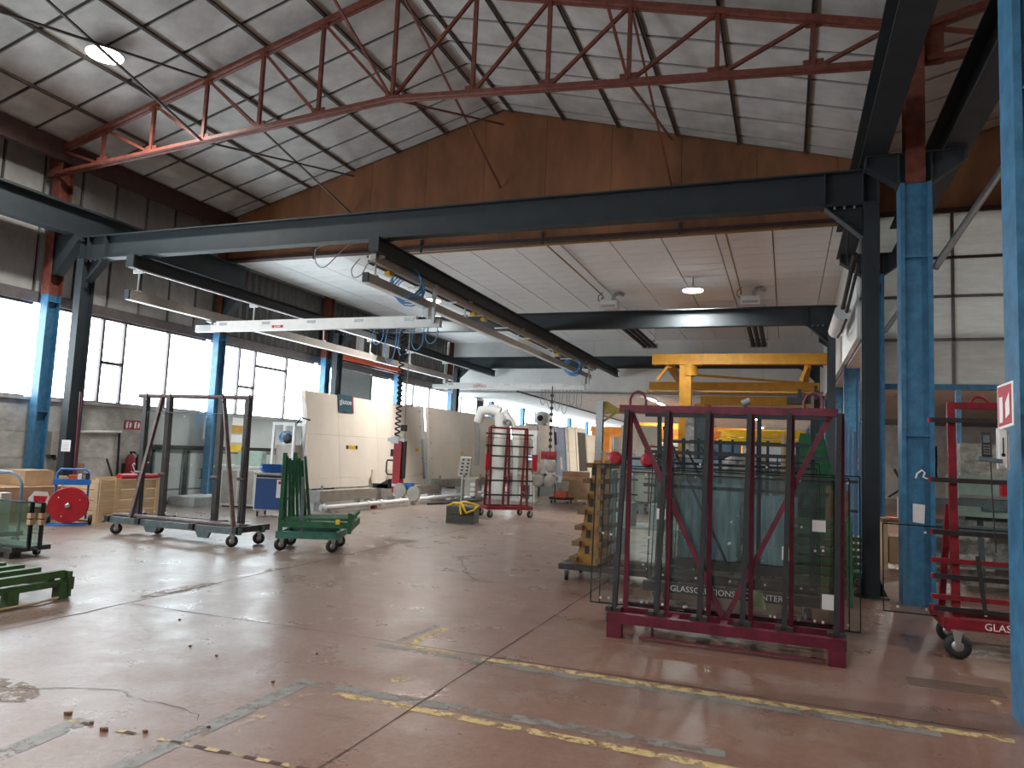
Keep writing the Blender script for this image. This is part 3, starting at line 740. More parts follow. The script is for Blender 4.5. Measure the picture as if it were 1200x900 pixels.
for k, (Y, z, x0, x1) in enumerate(((36.0, 2.75, -8.6, -2.9), (39.0, 2.95, -10.0, -3.0), (43.0, 2.8, -10.5, -3.5), (48, 3.05, -12, -4.0), (54, 3.1, -12.5, -5), (33.5, 2.95, -6.6, -3.2), (41.0, 3.15, -8.0, -2.0), (57.0, 2.9, -12, -3))):
    t = thing('orange_gantry', 'orange gantry beam on posts far down the hall, %s from the near end' % ('first wide', 'second wide', 'third wide', 'fourth wide', 'fifth wide', 'short nearest', 'sixth wide', 'last')[k], 'gantry', (0, Y, 0), group='far orange gantries')
    MB().box(x0, x1, -0.12, 0.12, z, z+0.26).build('beam', 'orange', t)
    MB().box(x0, x1, -0.2, 0.2, z-0.02, z).build('flange', 'orange', t)
    for x in (x0+0.2, x1-0.3): MB().box(x-0.12, x+0.12, -0.12, 0.12, 0, z).build('post', 'orange', t)
for k, (Y, z, x0, x1) in enumerate(((33.0, 2.30, -2.7, 0.9), (38.0, 2.85, -3.2, 0.9), (45.0, 3.2, -3.4, 0.9))):
    t = thing('yellow_gantry', 'bright yellow gantry beam far down the right side, %s one' % ('nearest', 'middle', 'farthest')[k], 'gantry', (0, Y, 0), group='far yellow gantries')
    MB().box(x0, x1, -0.15, 0.15, z, z+0.34).build('beam', 'brightyellow', t)
    for x in (x0+0.2, x1-0.2): MB().box(x-0.1, x+0.1, -0.1, 0.1, 0, z).build('post', 'brightyellow', t)
# grey post with olive arm
t = thing('grey_portal_post', 'grey steel post with an olive cross beam behind the maroon rack', 'steel frame', (-5.1, 20.9, 0))
MB().ibeam((0,0,0.02),(0,0,3.2),0.2,0.2,0.02,0.014,up=(0,1,0)).build('post','galv',t)
MB().box(-0.2,0.2,-0.2,0.2,0,0.02).build('base_plate','galv',t)
M['olive'] = mat('olive_yellow_paint', (0.38, 0.30, 0.06), 0.5, var=0.15)
MB().bar((0.1,0,2.93),(2.6,0,2.93),0.14,0.16).build('beam','olive',t)
MB().bar((0.1,0,2.62),(0.45,0,2.87),0.06,0.06).build('brace','olive',t)
MB().prism([(0.1,-0.01,3.2),(0.22,-0.01,3.2),(0.55,-0.01,3.0),(0.1,-0.01,3.0)],(0,0.02,0)).build('gusset','olive',t)
# slanted struts and duct by the right columns
for a, b, l_ in (((3.40,10.1,6.86),(1.70,10.1,4.09),'thick grey tube strut slanting up from the nearer full blue column'),((2.3,14.7,5.1),(1.66,14.7,4.08),'grey tube strut on the farther blue column, mostly hidden')):
    t = tag(MB().tube([a,b],0.045,10).build('tube_strut','galv'), l_, 'strut')
t = thing('duct_piston', 'dark hydraulic piston with white duct by the side fascia', 'duct', (1.02, 12.5, 0))
MB().tube([(0.0,3.0,4.62),(0.0,5.2,4.62)],0.16,12).build('duct','white',t)
MB().tube([(0.0,0.3,5.05),(0.0,3.2,4.68)],0.04,8).build('piston','black',t); MB().tube([(0.07,0.5,4.95),(0.07,3.2,4.6)],0.03,8).build('piston','black',t)
MB().tube([(-0.1,0.1,5.5),(-0.12,0.3,5.1),(-0.02,0.9,4.8),(0.0,1.4,4.9)],0.012,6).build('cable','black',t); MB().tube([(0.05,2.9,4.45),(0.0,3.5,4.3),(0.0,4.6,4.38)],0.025,6).build('cable','black',t)
# orange heater bar and grey shutter in the window ribbon, grey wall unit
t = thing('window_heater', 'orange-red heater bar with dark reflector above the windows', 'heater', (-13.62, 20.2, 4.40))
MB().box(-0.06,0.06,0,3.9,0,0.15).build('bar','orangered',t)
MB().box(-0.16,-0.06,-0.1,4.0,-0.05,0.2).build('reflector','black',t)
for y in (0.9, 2.6): MB().box(-0.05,0.07,y,y+0.30,0.42,0.9).build('junction_box','white',t); MB().box(-0.04,0.05,y+0.02,y+0.3,0.2,0.42).build('bracket','orangered',t)
t = thing('roller_shutter', 'grey-blue roller shutter closing one window bay', 'shutter', (-14.12, 20.75, 2.35))
M['shutter'] = mat('shutter_grey_blue', (0.36, 0.42, 0.44), 0.5, var=0.1, stretch=(1,1,6))
for k in range(12): MB().box(0,0.03,0.02,2.1,0.15*k-0.001,0.15*k+0.151).build('slat','shutter',t)
MB().box(-0.02,0.06,-0.06,0.02,0,1.85).box(-0.02,0.06,2.1,2.18,0,1.85).build('guide','galv',t)
t = thing('wall_unit', 'grey ventilation unit hung on the window wall', 'ventilation unit', (-13.75, 31.2, 3.1))
MB().box(-0.3,0.25,0,0.9,0,0.95).build('housing','whitewall',t); MB().box(0.25,0.27,0.08,0.82,0.08,0.85).build('louvre','black',t)
MB().box(-0.2,-0.12,0.1,0.2,-0.25,0).box(0.05,0.13,0.1,0.2,-0.2,0).build('pipe_stub','galv',t)
# ================================================================ OBJECTS ON THE FLOOR
M['darkrack'] = mat('dark_brown_steel', (0.032, 0.026, 0.026), 0.5, var=0.3, scale=12)
M['rustpink'] = mat('worn_pink_brown_tube', (0.13, 0.075, 0.072), 0.55, var=0.25, scale=14)
M['petrol'] = mat('petrol_grey_steel', (0.10, 0.14, 0.15), 0.5, var=0.2, scale=9)
M['green'] = mat('green_paint', (0.014, 0.105, 0.046), 0.45, var=0.25, scale=10)
M['greenblue'] = mat('teal_green_paint', (0.04, 0.16, 0.125), 0.5, var=0.2, scale=10)
M['greenpal'] = mat('worn_green_paint', (0.05, 0.13, 0.035), 0.55, var=0.3, scale=9, col2=(0.03, 0.05, 0.03))
M['wood'] = mat('raw_pine_boards', (0.62, 0.45, 0.27), 0.75, var=0.09, scale=4, stretch=(0.6, 0.6, 8))
M['carton'] = mat('brown_cardboard', (0.36, 0.22, 0.13), 0.85, var=0.10, scale=4)
M['cartonlt'] = mat('light_cardboard', (0.50, 0.35, 0.21), 0.85, var=0.10, scale=4)
M['red'] = mat('signal_red_paint', (0.42, 0.012, 0.025), 0.4, var=0.12, scale=8)
M['redmatt'] = mat('worn_red_steel', (0.24, 0.013, 0.025), 0.45, var=0.2, scale=9)
M['maroon'] = mat('maroon_steel_paint', (0.125, 0.012, 0.030), 0.42, var=0.22, scale=9)
M['maroonlt'] = mat('maroon_chipped_paint', (0.165, 0.032, 0.055), 0.45, var=0.2, scale=9)
M['bluecab'] = mat('cabinet_blue', (0.02, 0.07, 0.22), 0.4, var=0.06)
M['bluebin'] = mat('bin_blue', (0.03, 0.17, 0.55), 0.4, var=0.08)
M['bluetube'] = mat('grey_blue_tube', (0.12, 0.19, 0.26), 0.4, var=0.15)
M['beige'] = mat('beige_machine_panel', (0.76, 0.69, 0.60), 0.6, var=0.04, scale=1.3)
M['beigedk'] = mat('taupe_machine_box', (0.34, 0.30, 0.26), 0.55, var=0.12, scale=6)
M['cream'] = mat('cream_machine_panel', (0.68, 0.64, 0.54), 0.55, var=0.05)
M['greymach'] = mat('warm_grey_machine', (0.45, 0.43, 0.39), 0.5, var=0.12)
M['machblue'] = mat('machine_blue_grey', (0.10, 0.18, 0.29), 0.5, var=0.08)
M['teal'] = mat('dark_teal_sign', (0.015, 0.07, 0.10), 0.5, var=0.05)
M['paper'] = mat('white_paper', (0.80, 0.80, 0.82), 0.8, var=0.03)
M['cork'] = mat('cork_pad', (0.74, 0.72, 0.66), 0.9, var=0.1)
M['corkbrown'] = mat('brown_cork_block', (0.45, 0.29, 0.17), 0.9, var=0.15)
M['chrome'] = mat('zinc_fork', (0.55, 0.56, 0.57), 0.3, 0.9, var=0.08)
M['film'] = mat('crumpled_clear_film', (0.50, 0.49, 0.45), 0.22, var=0.25, scale=9, bump=0.9, bscale=22)
M['foil'] = mat('wrapped_film_silver', (0.52, 0.51, 0.46), 0.2, 0.35, var=0.3, scale=7, bump=1.0, bscale=14)
M['paleGreen'] = mat('pale_green_machine', (0.26, 0.36, 0.31), 0.5, var=0.12)
M['yrack'] = mat('ochre_painted_steel', (0.38, 0.20, 0.035), 0.5, var=0.25, scale=12, col2=(0.16, 0.08, 0.02))
M['woodpeg'] = mat('dark_wood_peg', (0.16, 0.09, 0.045), 0.8, var=0.2)
M['asphalt'] = mat('dark_ballast_block', (0.10, 0.10, 0.09), 0.95, var=0.3, scale=30, bump=0.5)
M['screen'] = mat_emit('screen_glow', (0.65, 0.85, 1.0), 0.9)
M['glasspack'] = mat('interleaved_glass_pack', (0.40, 0.50, 0.53), 0.10, var=0.28, scale=3, stretch=(6, 1, 0.5))
M['rubberpost'] = mat('dark_rubber_sleeve', (0.022, 0.021, 0.023), 0.55, var=0.25, scale=12)
M['grate'] = mat('brown_grate', (0.13, 0.085, 0.065), 0.6, var=0.35, scale=60)
M['glass'] = mat_glass('clear_float_glass', (0.975, 0.99, 0.988), 1.0)
M['glassgreen'] = mat_glass('green_float_glass', (0.89, 0.95, 0.93), 1.0)
M['glassblue'] = mat_glass('blue_grey_float_glass', (0.965, 0.985, 0.99), 1.0)
M['glassedge'] = mat('dark_glass_edge', (0.012, 0.02, 0.02), 0.2, var=0.1)
M['greylaminate'] = mat('grey_translucent_door', (0.42, 0.46, 0.46), 0.35, var=0.08, scale=1.5)

def caster(parent, x, y, r=0.075, w=0.045, rz=0.0, top=0.22, m='black', spokes=False):
    c = MB().lathe((0,0,0), [(r*0.55,-w/2),(r*0.95,-w/2),(r,-w*0.25),(r,w*0.25),(r*0.95,w/2),(r*0.55,w/2)], 18, 'X')
    o = c.build('wheel', m, parent); o.location = (x, y, r+0.002); o.rotation_euler = (0,0,rz)
    h = MB().lathe((0,0,0), [(r*0.18,-w*0.6),(r*0.58,-w*0.45),(r*0.58,w*0.45),(r*0.18,w*0.6)], 14, 'X').build('hub', 'galv', o)
    f = MB()
    for s in (-1, 1): f.prism([(s*(w*0.75), -0.018, 0.0), (s*(w*0.75), 0.018, 0.0), (s*(w*0.75), 0.04, top-r), (s*(w*0.75), -0.04, top-r)], (0.006*s, 0, 0))
    f.box(-w*0.9, w*0.9, -0.05, 0.05, top-r-0.012, top-r)
    fo = f.build('fork', 'chrome', parent); fo.location = (x, y, r+0.002); fo.rotation_euler = (0,0,rz)
    return o
def pane(parent, x0, x1, y, z0, z1, t=0.008, m='glass', lean=0.0, pads=0, edge=True):
    """upright sheet in the local XZ plane leaning in +y by lean metres at the top"""
    def q(x, z, d): return (x, y + d + lean*(z-z0)/(z1-z0), z)
    vs = [q(x0,z0,0),q(x1,z0,0),q(x1,z1,0),q(x0,z1,0),q(x0,z0,t),q(x1,z0,t),q(x1,z1,t),q(x0,z1,t)]
    p = MB().add(vs, [(0,1,2,3),(7,6,5,4)]).build('glass_pane', m, parent)
    if edge:
        e = MB(); w = 0.004
        e.bar(q(x0,z0,t/2), q(x1,z0,t/2), t+0.004, 0.010); e.bar(q(x0,z1,t/2), q(x1,z1,t/2), t+0.004, 0.010)
        e.bar(q(x0,z0,t/2), q(x0,z1,t/2), 0.010, t+0.004, up=(0,1,0)); e.bar(q(x1,z0,t/2), q(x1,z1,t/2), 0.010, t+0.004, up=(0,1,0))
        e.build('edge', 'glassedge', p)
    for k in range(pads):
        x = x0 + (x1-x0)*(k+0.5)/pads
        for zz in ((z0+0.05, z1-0.06) if k % 2 else (z0+0.05, (z0+z1)/2)):
            c = q(x, zz, -0.004)
            MB().cbox(c, (0.02, 0.006, 0.02)).build('cork_pad', 'cork', p)
    return p

# ---- dark A-frame glass rack on casters (left middle)
r = thing('glass_rack', 'dark brown wheeled glass rack holding one clear sheet, behind the green cart', 'glass rack', (0, 0, 0))
MB().tube([(-10.36, 9.45, 2.29), (-7.98, 9.45, 2.29)], 0.035, 10).build('top_rail', 'rustpink', r)
for x in (-10.16, -9.65, -8.55, -8.02):
    MB().bar((x, 9.45, 0.3), (x-0.03, 9.45, 2.28), 0.085, 0.085, up=(0,1,0)).build('post', 'darkrack', r)
    MB().tube([(x+0.02, 9.40, 2.34), (x, 9.42, 2.26), (x+0.06, 9.36, 2.2)], 0.012, 6).build('hook', 'darkrack', r)
    MB().cyl((x-0.07, 9.38, 1.0), (x+0.06, 9.38, 1.0), 0.025, 8).build('clamp', 'rustpink', r)
for x, xt in ((-9.92, -9.82), (-7.84, -8.52)):
    MB().bar((x, 9.08, 0.28), (xt, 9.42, 2.26), 0.055, 0.055).build('stay', 'rustpink', r)
MB().bar((-10.35, 9.02, 0.24), (-7.65, 9.02, 0.24), 0.06, 0.10).build('base_beam', 'petrol', r)
MB().bar((-10.35, 9.55, 0.24), (-7.65, 9.55, 0.24), 0.06, 0.10).build('base_beam', 'petrol', r)
for x in (-10.3, -9.65, -8.55, -7.72): MB().bar((x, 8.95, 0.26), (x, 9.72, 0.26), 0.08, 0.09).build('cross_beam', 'darkrack', r)
MB().bar((-10.35, 9.25, 0.31), (-7.75, 9.25, 0.31), 0.10, 0.03).build('glass_support', 'rustpink', r)
MB().bar((-10.35, 9.12, 0.31), (-7.75, 9.12, 0.31), 0.05, 0.03).build('glass_support', 'rustpink', r)
for x in (-9.4, -8.35): MB().prism([(x-0.14,9.0,0.19),(x+0.14,9.0,0.19),(x+0.09,9.0,0.10),(x-0.09,9.0,0.10)], (0,0.04,0)).build('fork_pocket', 'petrol', r)
for x, y in ((-10.2, 9.08), (-7.8, 9.02), (-7.74, 9.55), (-9.75, 9.5)): caster(r, x, y, 0.09, 0.05, -0.75, 0.21)
g = thing('glass_sheet', 'large clear glass sheet standing in the dark brown wheeled rack', 'glass', (0,0,0))
pane(g, -10.05, -7.98, 9.36, 0.33, 2.02, 0.008, 'glass', 0.0, 9)

# ---- green cart with vertical tubes and green tube stacks
r = thing('green_cart', 'green steel cart with upright tubes at one end and slats on its deck', 'cart', (-6.79, 9.62, 0), 0.42)
def gb_(a, b, w=0.05, m='green', nm='bar', h=None): return MB().bar(a, b, w, h).build(nm, m, r)
for y in (-0.33, 0.33): gb_((-0.45, y, 0.24), (0.42, y, 0.24), 0.07, 'greenblue', 'base_beam', 0.10)
for x in (-0.44, 0.42): gb_((x, -0.36, 0.24), (x, 0.36, 0.24), 0.07, 'greenblue', 'base_beam', 0.10)
for x, y in ((-0.40, -0.32), (-0.40, 0.30), (0.36, -0.34), (0.36, 0.32)): caster(r, x, y, 0.095, 0.05, -1.0, 0.2)
for x, y in ((-0.42,-0.33),(-0.42,0.33)): gb_((x, y, 0.28), (x, y, 1.45), 0.055, 'green', 'post')
for z in (0.75, 1.05): gb_((-0.42,-0.33,z),(-0.42,0.33,z),0.03,'green','rail')
for k in range(7): gb_((-0.36+0.045*k, -0.30+0.075*k, 0.40), (-0.40+0.03*k, -0.30+0.07*k, 1.40-0.03*(k%3)), 0.038, 'green', 'tube')
for k in range(6): gb_((-0.38, -0.30+0.11*k, 0.47), (0.62, -0.42+0.13*k, 0.50), 0.06, 'green', 'slat', 0.045)
gb_((-0.40,-0.36,0.40),(0.60,-0.46,0.42),0.05,'green','deck_beam',0.09)
gb_((0.62,-0.50,0.38),(0.62,0.40,0.42),0.06,'green','deck_beam',0.1)
gb_((0.66,-0.50,0.56),(0.66,0.10,0.58),0.05,'green','lip',0.05)
gb_((0.62,-0.47,0.30),(0.62,-0.47,0.60),0.06,'green','end_post')
gb_((-0.1,-0.33,0.24),(-0.12,-0.38,1.1),0.045,'petrol','lever')
MB().cbox((0.45,-0.50,0.47),(0.06,0.01,0.07)).build('yellow_tag','brightyellow',r)
for z in (0.55,0.9,1.2): pass

# ---- blue workshop cabinet with blue bins
r = thing('workshop_cabinet', 'white wheeled cabinet with a dark blue door beside the green cart', 'cabinet', (-10.42, 13.3, 0), 0.35)
MB().box(-0.36,0.36,-0.3,0.3,0.14,0.90).build('body','white',r)
d = MB().box(-0.33,0.33,-0.325,-0.30,0.17,0.82).build('door','bluecab',r)
MB().box(0.12,0.27,-0.329,-0.325,0.42,0.80).build('notice','paper',d); MB().box(0.15,0.24,-0.331,-0.329,0.71,0.77).build('notice_print','redlogo',d)
MB().box(-0.33,0.33,-0.31,-0.30,0.84,0.89).build('drawer_gap','black',r)
MB().box(-0.38,0.38,-0.32,0.32,0.90,0.94).build('top','greymach',r)
for x, y in ((-0.28,-0.24),(0.28,-0.24),(-0.28,0.24),(0.28,0.24)): caster(r, x, y, 0.055, 0.03, 0.2, 0.14)
def bin_(loc, rz, label):
    b = thing('parts_bin', label, 'bin', loc, rz)
    MB().box(-0.2,0.2,-0.13,0.13,0,0.012).box(-0.2,0.2,-0.13,-0.118,0,0.17).box(-0.2,0.2,0.118,0.13,0,0.17).box(0.188,0.2,-0.13,0.13,0,0.17).prism([(-0.2,-0.13,0),(-0.2,0.13,0),(-0.26,0.13,0.10),(-0.26,-0.13,0.10)],(0.012,0,0)).build('shell','bluebin',b)
    MB().box(-0.21,0.21,-0.14,-0.13,0.155,0.175).box(-0.21,0.21,0.13,0.14,0.155,0.175).build('rim','bluebin',b)
bin_((-10.5,13.25,0.942),0.9,'larger blue parts bin on the blue-doored cabinet'); bin_((-10.18,13.45,0.942),0.5,'blue parts bin at the edge of the blue-doored cabinet')
# paper heap + white desk with monitor and hoses behind
r = thing('control_desk', 'pale grey control desk with a sloping console behind the dark rack', 'desk', (-12.3, 14.7, 0), 0.4)
MB().box(-0.6,0.6,-0.3,0.3,0.04,0.95).build('body','white',r)
for k in range(3): MB().box(-0.57+0.39*k,-0.22+0.39*k,-0.31,-0.30,0.1,0.88).build('panel_door','greymach',r)
MB().prism([(-0.3,-0.3,1.0),(-0.3,0.2,1.0),(-0.3,0.2,1.36),(-0.3,-0.1,1.36)],(0.6,0,0)).build('console','paleGreen',r)
MB().box(-0.62,0.62,-0.33,0.32,0.95,1.0).build('top','white',r)
MB().box(-0.55,0.55,-0.25,0.25,0,0.04).build('plinth','black',r)
r = thing('suction_frame', 'white tube frame with blue hoses at the start of the beige wall', 'machine', (-11.15, 14.6, 0))
for x, y in ((-0.3,-0.2),(0.28,-0.2),(-0.3,0.2),(0.28,0.2)): MB().bar((x,y,0.0),(x,y,2.05),0.06,0.06).build('leg','white',r)
for y in (-0.2,0.2): MB().bar((-0.33,y,2.05),(0.31,y,2.05),0.07,0.07).build('top_bar','white',r)
MB().box(-0.25,0.25,-0.15,0.2,0.9,1.55).build('pump_box','greymach',r)
MB().lathe((0.1,-0.16,1.7),[(0.12,0.0),(0.12,-0.05),(0.05,-0.06)],16,'Y').build('fan','black',r)
MB().tube(coil((-0.05,0,1.75),0.13,3,0.06,(1,0,0),(0,0,1)),0.015,6).build('hose_coil','hose',r)
MB().tube(arc((0.0,0,2.35),0.45,PI,0,12),0.012,6).tube([(0.45,0,2.35),(0.5,-0.05,1.9),(0.4,-0.1,1.6)],0.012,6).build('cable_arch','white',r)
MB().tube([(0.2,-0.1,2.0),(0.45,-0.2,2.2),(0.7,-0.2,2.15)],0.02,6).build('black_hose','black',r)

# ---- long beige glass-washing wall along the left side
r = thing('beige_machine_wall', 'long leaning beige panel wall of the glass line', 'machine', (0,0,0))
def bw(y0,y1,z0,z1,nm='panel',m='beige',d=0.0):
    def X(z): return -10.92 - 0.115*(z-0.5) + d
    return MB().prism([(X(z0),y0+0.004,z0),(X(z0),y1-0.004,z0),(X(z1),y1-0.004,z1),(X(z1),y0+0.004,z1)],(-0.12,0,0.0)).build(nm,m,r)
ys = [15.15,16.55,18.5,21.25]
for a,b in zip(ys[:-1],ys[1:]):
    bw(a,b,1.85,2.92); bw(a,b,0.75,1.845); bw(a,b,0.5,0.745)
ys = [21.85,24.3,26.6,29.6]
for a,b in zip(ys[:-1],ys[1:]):
    bw(a,b,1.85,3.0); bw(a,b,0.62,1.845)
bw(21.28,21.82,0.62,3.0,'gap_post','white',-0.14)
bw(21.45,21.60,0.62,1.9,'cylinder','galv',-0.02)
for z in (0.8,1.3,1.8,2.3,2.8):
    for y in (21.2,21.9): MB().cbox((-10.92-0.115*(z-0.5)+0.01,y,z),(0.02,0.05,0.05)).build('bolt','galv',r)
s = MB().prism([(-11.16,16.55,2.48),(-11.16,17.28,2.48),(-11.215,17.28,2.95),(-11.215,16.55,2.95)],(0.03,0,0)).build('sign_plate','teal',r)
MB().prism([(-11.155,17.23,2.48),(-11.155,17.28,2.48),(-11.21,17.28,2.95),(-11.21,17.23,2.95)],(0.03,0,0)).build('red_edge','redlogo',s)
text('sign_lettering','glaston',0.20,(-11.15,16.89,2.76),(PI/2-0.115,0,PI/2),'textwhite',s)
for y, z, w in ((17.0,1.55,0.30),(20.8,1.55,0.22),(24.3,1.5,0.2)):
    x = -10.92-0.115*(z-0.5)
    MB().box(x,x+0.012,y,y+w,z-0.05,z+0.05).build('warning_label','brightyellow',r)
    if y < 18: MB().box(x,x+0.013,y-0.12,y-0.04,z-0.05,z+0.05).box(x,x+0.013,y+w+0.04,y+w+0.12,z-0.05,z+0.05).build('warning_symbol','black',r)
for y in (18.0, 18.9): MB().box(-10.90,-10.86,y,y+0.18,0.45,0.95).build('bracket','beige',r)
# supports and backing steel
for y in (15.6,18.0,20.6,23.0,26.0,29.0): MB().bar((-11.3,y,0.0),(-11.35,y,2.8),0.12,0.12).build('strut','galv',r)
# conveyor boxes in front of the wall foot
for k,(y0,y1,m_) in enumerate(((14.9,17.55,'beigedk'),(17.75,18.75,'beigedk'),(18.95,21.3,'beigedk'),(21.4,28.5,'beigedk'))):
    c = thing('conveyor_box', ('long taupe conveyor box at the start of the beige wall','short taupe conveyor box between two longer ones','taupe conveyor box behind the red lifter','longest taupe conveyor box at the far half of the beige wall')[k],'conveyor',(-10.55,y0,0))
    L_=y1-y0; zz = 0.12 if k<3 else 0.28
    MB().box(-0.16,0.16,0,L_,zz+0.10,zz+0.36).build('cover',m_,c)
    MB().box(-0.165,0.165,-0.01,0.02,zz+0.09,zz+0.37).box(-0.165,0.165,L_-0.02,L_+0.01,zz+0.09,zz+0.37).build('end_cap','galv',c)
    for j in range(max(2,int(L_/1.2))):
        y = 0.2+(L_-0.4)*j/max(1,int(L_/1.2)-1)
        MB().box(-0.1,0.1,y-0.05,y+0.05,0,zz+0.1).build('foot','galv',c)
        MB().cyl((0.0,y+0.1,zz+0.36),(0.0,y+0.1,zz+0.48),0.03,8).build('roller','galv',c)
c = thing('floor_pipe','white floor pipe with couplings in front of the conveyor boxes','pipe',(-10.0,14.4,0))
MB().tube([(0,0,0.14),(0.05,3.0,0.14),(0.1,6.2,0.16),(0.15,9.5,0.18)],0.055,10).build('pipe','white',c)
for y in (0.1,2.0,2.6,3.6,4.6,5.6,7.0): MB().cyl((0.01*y,y-0.06,0.14),(0.01*y,y+0.06,0.14),0.085,10).build('coupling','white',c)
for y in (0.3,2.3,4.4,6.4,8.6): MB().box(-0.06+0.01*y,0.06+0.01*y,y-0.06,y+0.06,0,0.09).build('foot','redmatt' if y==2.3 else 'galv',c)
hose('floor_hose',[(-9.6,19.0,0.03),(-9.3,20.2,0.03),(-9.2,21.5,0.03),(-9.5,23.0,0.03)],0.03,'black','black hose lying on the floor past the red lifter','hose')

# ---- red vacuum lifter hanging from the near bridge by a coiled cable
r = thing('vacuum_lifter','red vacuum lifter with white tip hanging in front of the beige wall','vacuum lifter',(-9.05,16.3,0))
MB().box(-0.10,0.10,-0.09,0.09,0.62,1.62).build('body','red',r)
MB().box(0.10,0.17,-0.05,0.05,0.75,1.62).build('side_rail','darkrack',r)
MB().box(-0.10,0.08,-0.08,0.08,0.42,0.56).build('lower_body','red',r)
MB().box(-0.105,0.09,-0.085,0.085,0.56,0.63).build('white_band','white',r)
MB().box(-0.06,0.08,-0.06,0.06,0.34,0.42).build('tip','white',r)
MB().box(-0.28,0.16,-0.08,0.08,1.60,1.68).box(-0.18,0.02,-0.1,0.1,1.56,1.72).build('head','white',r)
MB().box(-0.2,-0.10,-0.06,0.06,1.25,1.42).build('valve_block','black',r)
MB().tube([(-0.10,-0.1,1.16),(-0.24,-0.1,1.16),(-0.26,-0.1,1.1),(-0.26,-0.1,0.88),(-0.22,-0.1,0.83),(-0.10,-0.1,0.83)],0.02,8).build('handle','black',r)
MB().box(-0.62,-0.16,-0.08,0.08,0.5,0.6).prism([(-0.6,-0.08,0.5),(-0.2,-0.08,0.5),(-0.2,-0.08,0.72)],(0,0.16,0)).build('grip_arm','black',r)
for x in (0.16,0.52): MB().lathe((x,-0.15,0.48-0.06*(x>0.3)),[(0.05,0.06),(0.17,0.02),(0.175,0.0),(0.16,-0.02)],18,'Y').build('suction_cup','greymach',r)
MB().box(0.25,0.42,-0.1,0.05,0.50,0.66).build('blue_valve','bluebin',r)
MB().box(0.03,0.15,-0.05,0.05,1.85,2.0).build('cable_clamp','black',r)
MB().cyl((0.09,0,1.62),(0.09,0,3.93),0.008,6).build('wire','hosegrey',r)
MB().tube(coil((-0.06,0,1.7),0.05,22,0.10,(1,0,0),(0,1,0),8),0.016,5).build('coiled_cable','black',r)
r.location = (-6.98,12.5,0.0)
for c_ in r.children: c_.location.z = 0.33; 
for c_ in list(r.children):
    if c_.name.startswith(('coiled','wire')): c_.location.z = 0.0; continue
    c_.scale = (0.82,0.82,0.82); c_.location.z = 0.40

# ---- pedestal console
r = thing('pedestal_console','slim grey pedestal console with a tilted keypad in front of the beige wall','console',(-7.52,16.75,0))
MB().cyl((0,0,0.02),(0,0,1.0),0.045,10).build('pole','galv',r); MB().box(-0.2,0.2,-0.2,0.2,0,0.02).build('base_plate','galv',r)
b = MB().prism([(-0.17,0.02,0.95),(0.17,0.02,0.95),(0.13,0.16,1.42),(-0.17,0.16,1.42)],(0.0,0.06,0.02)).build('keypad_box','greymach',r)
for i in range(5):
    for j in range(2): MB().cbox((-0.07+0.14*j,0.035+0.028*i,1.02+0.085*i),(0.06,0.02,0.04)).build('button','black',b)
MB().box(0.06,0.42,-0.12,0.12,0.88,0.93).box(0.10,0.38,-0.1,0.1,0.5,0.88).build('shelf_box','greymach',r)
for k in range(3): MB().box(0.28,0.40,-0.16,-0.12,0.5+0.12*k,0.58+0.12*k).build('socket','white',r)

# ---- ballast block with yellow strap
r = thing('ballast_block','dark grey ballast block with yellow straps on the open floor','ballast',(-6.72,15.1,0),0.1)
MB().box(-0.34,0.30,-0.2,0.2,0.0,0.18).build('lower_block','asphalt',r); MB().box(-0.34,0.30,-0.2,0.2,0.19,0.36).build('upper_block','asphalt',r)
for a in ([(-0.34,-0.05,0.36),(-0.2,-0.12,0.43),(0.0,-0.2,0.44),(0.1,-0.24,0.3),(0.14,-0.24,0.24),(0.3,-0.22,0.3),(0.34,-0.1,0.38)],[(-0.2,0.1,0.38),(0.0,0.0,0.46),(0.2,0.05,0.42),(0.32,0.12,0.37)],[(-0.02,-0.2,0.4),(0.0,-0.23,0.3),(0.03,-0.24,0.2)]):
    MB().tube(a,0.028,6).build('strap','brightyellow',r)

# ---- red wheeled A-rack in mid hall
def a_rack(loc, rz, w, h, m, label, levels, glass=None, n=3, depth=0.7):
    r = thing('wheeled_rack', label, 'glass rack', loc, rz)
    MB().bar((-w/2,-depth/2,0.24),(w/2,-depth/2,0.24),0.06,0.08).build('base_beam',m,r); MB().bar((-w/2,depth/2,0.24),(w/2,depth/2,0.24),0.06,0.08).build('base_beam',m,r)
    for x in (-w/2,0,w/2): MB().bar((x,-depth/2,0.24),(x,depth/2,0.24),0.06,0.08).build('cross_beam',m,r)
    for k in range(n):
        x = -w/2*0.85 + w*0.85*k/(n-1)
        for s in (-1,1): MB().bar((x,s*0.20,0.27),(x,s*0.05,h),0.05,0.05).build('upright',m,r)
        for j in range(4): MB().bar((x,-0.17+0.028*j,0.6+0.4*j),(x,0.17-0.028*j,0.6+0.4*j),0.03,0.03).build('rung',m,r)
    MB().bar((-w/2*0.9,0,h),(w/2*0.9,0,h),0.05,0.05).build('top_rail',m,r)
    MB().tube(arc((-w*0.36,0,h),0.06,0,PI,8),0.01,6).build('lifting_eye',m,r)
    for z in levels:
        d = 0.20*(1-(z-0.3)/(h-0.3)*0.75)+0.05
        MB().bar((-w/2*1.1,-d,z),(w/2*1.1,-d,z),0.035,0.04).build('rail','darkrack',r)
    for x,y in ((-w/2+0.05,-depth/2),(w/2-0.05,-depth/2),(-w/2+0.05,depth/2),(w/2-0.05,depth/2)): caster(r,x,y,0.09,0.05,-1.1,0.2)
    if glass: pane(r,-w/2*1.05,w/2*1.05,-0.32,0.3,glass,0.008,'glass',0.2)
    return r
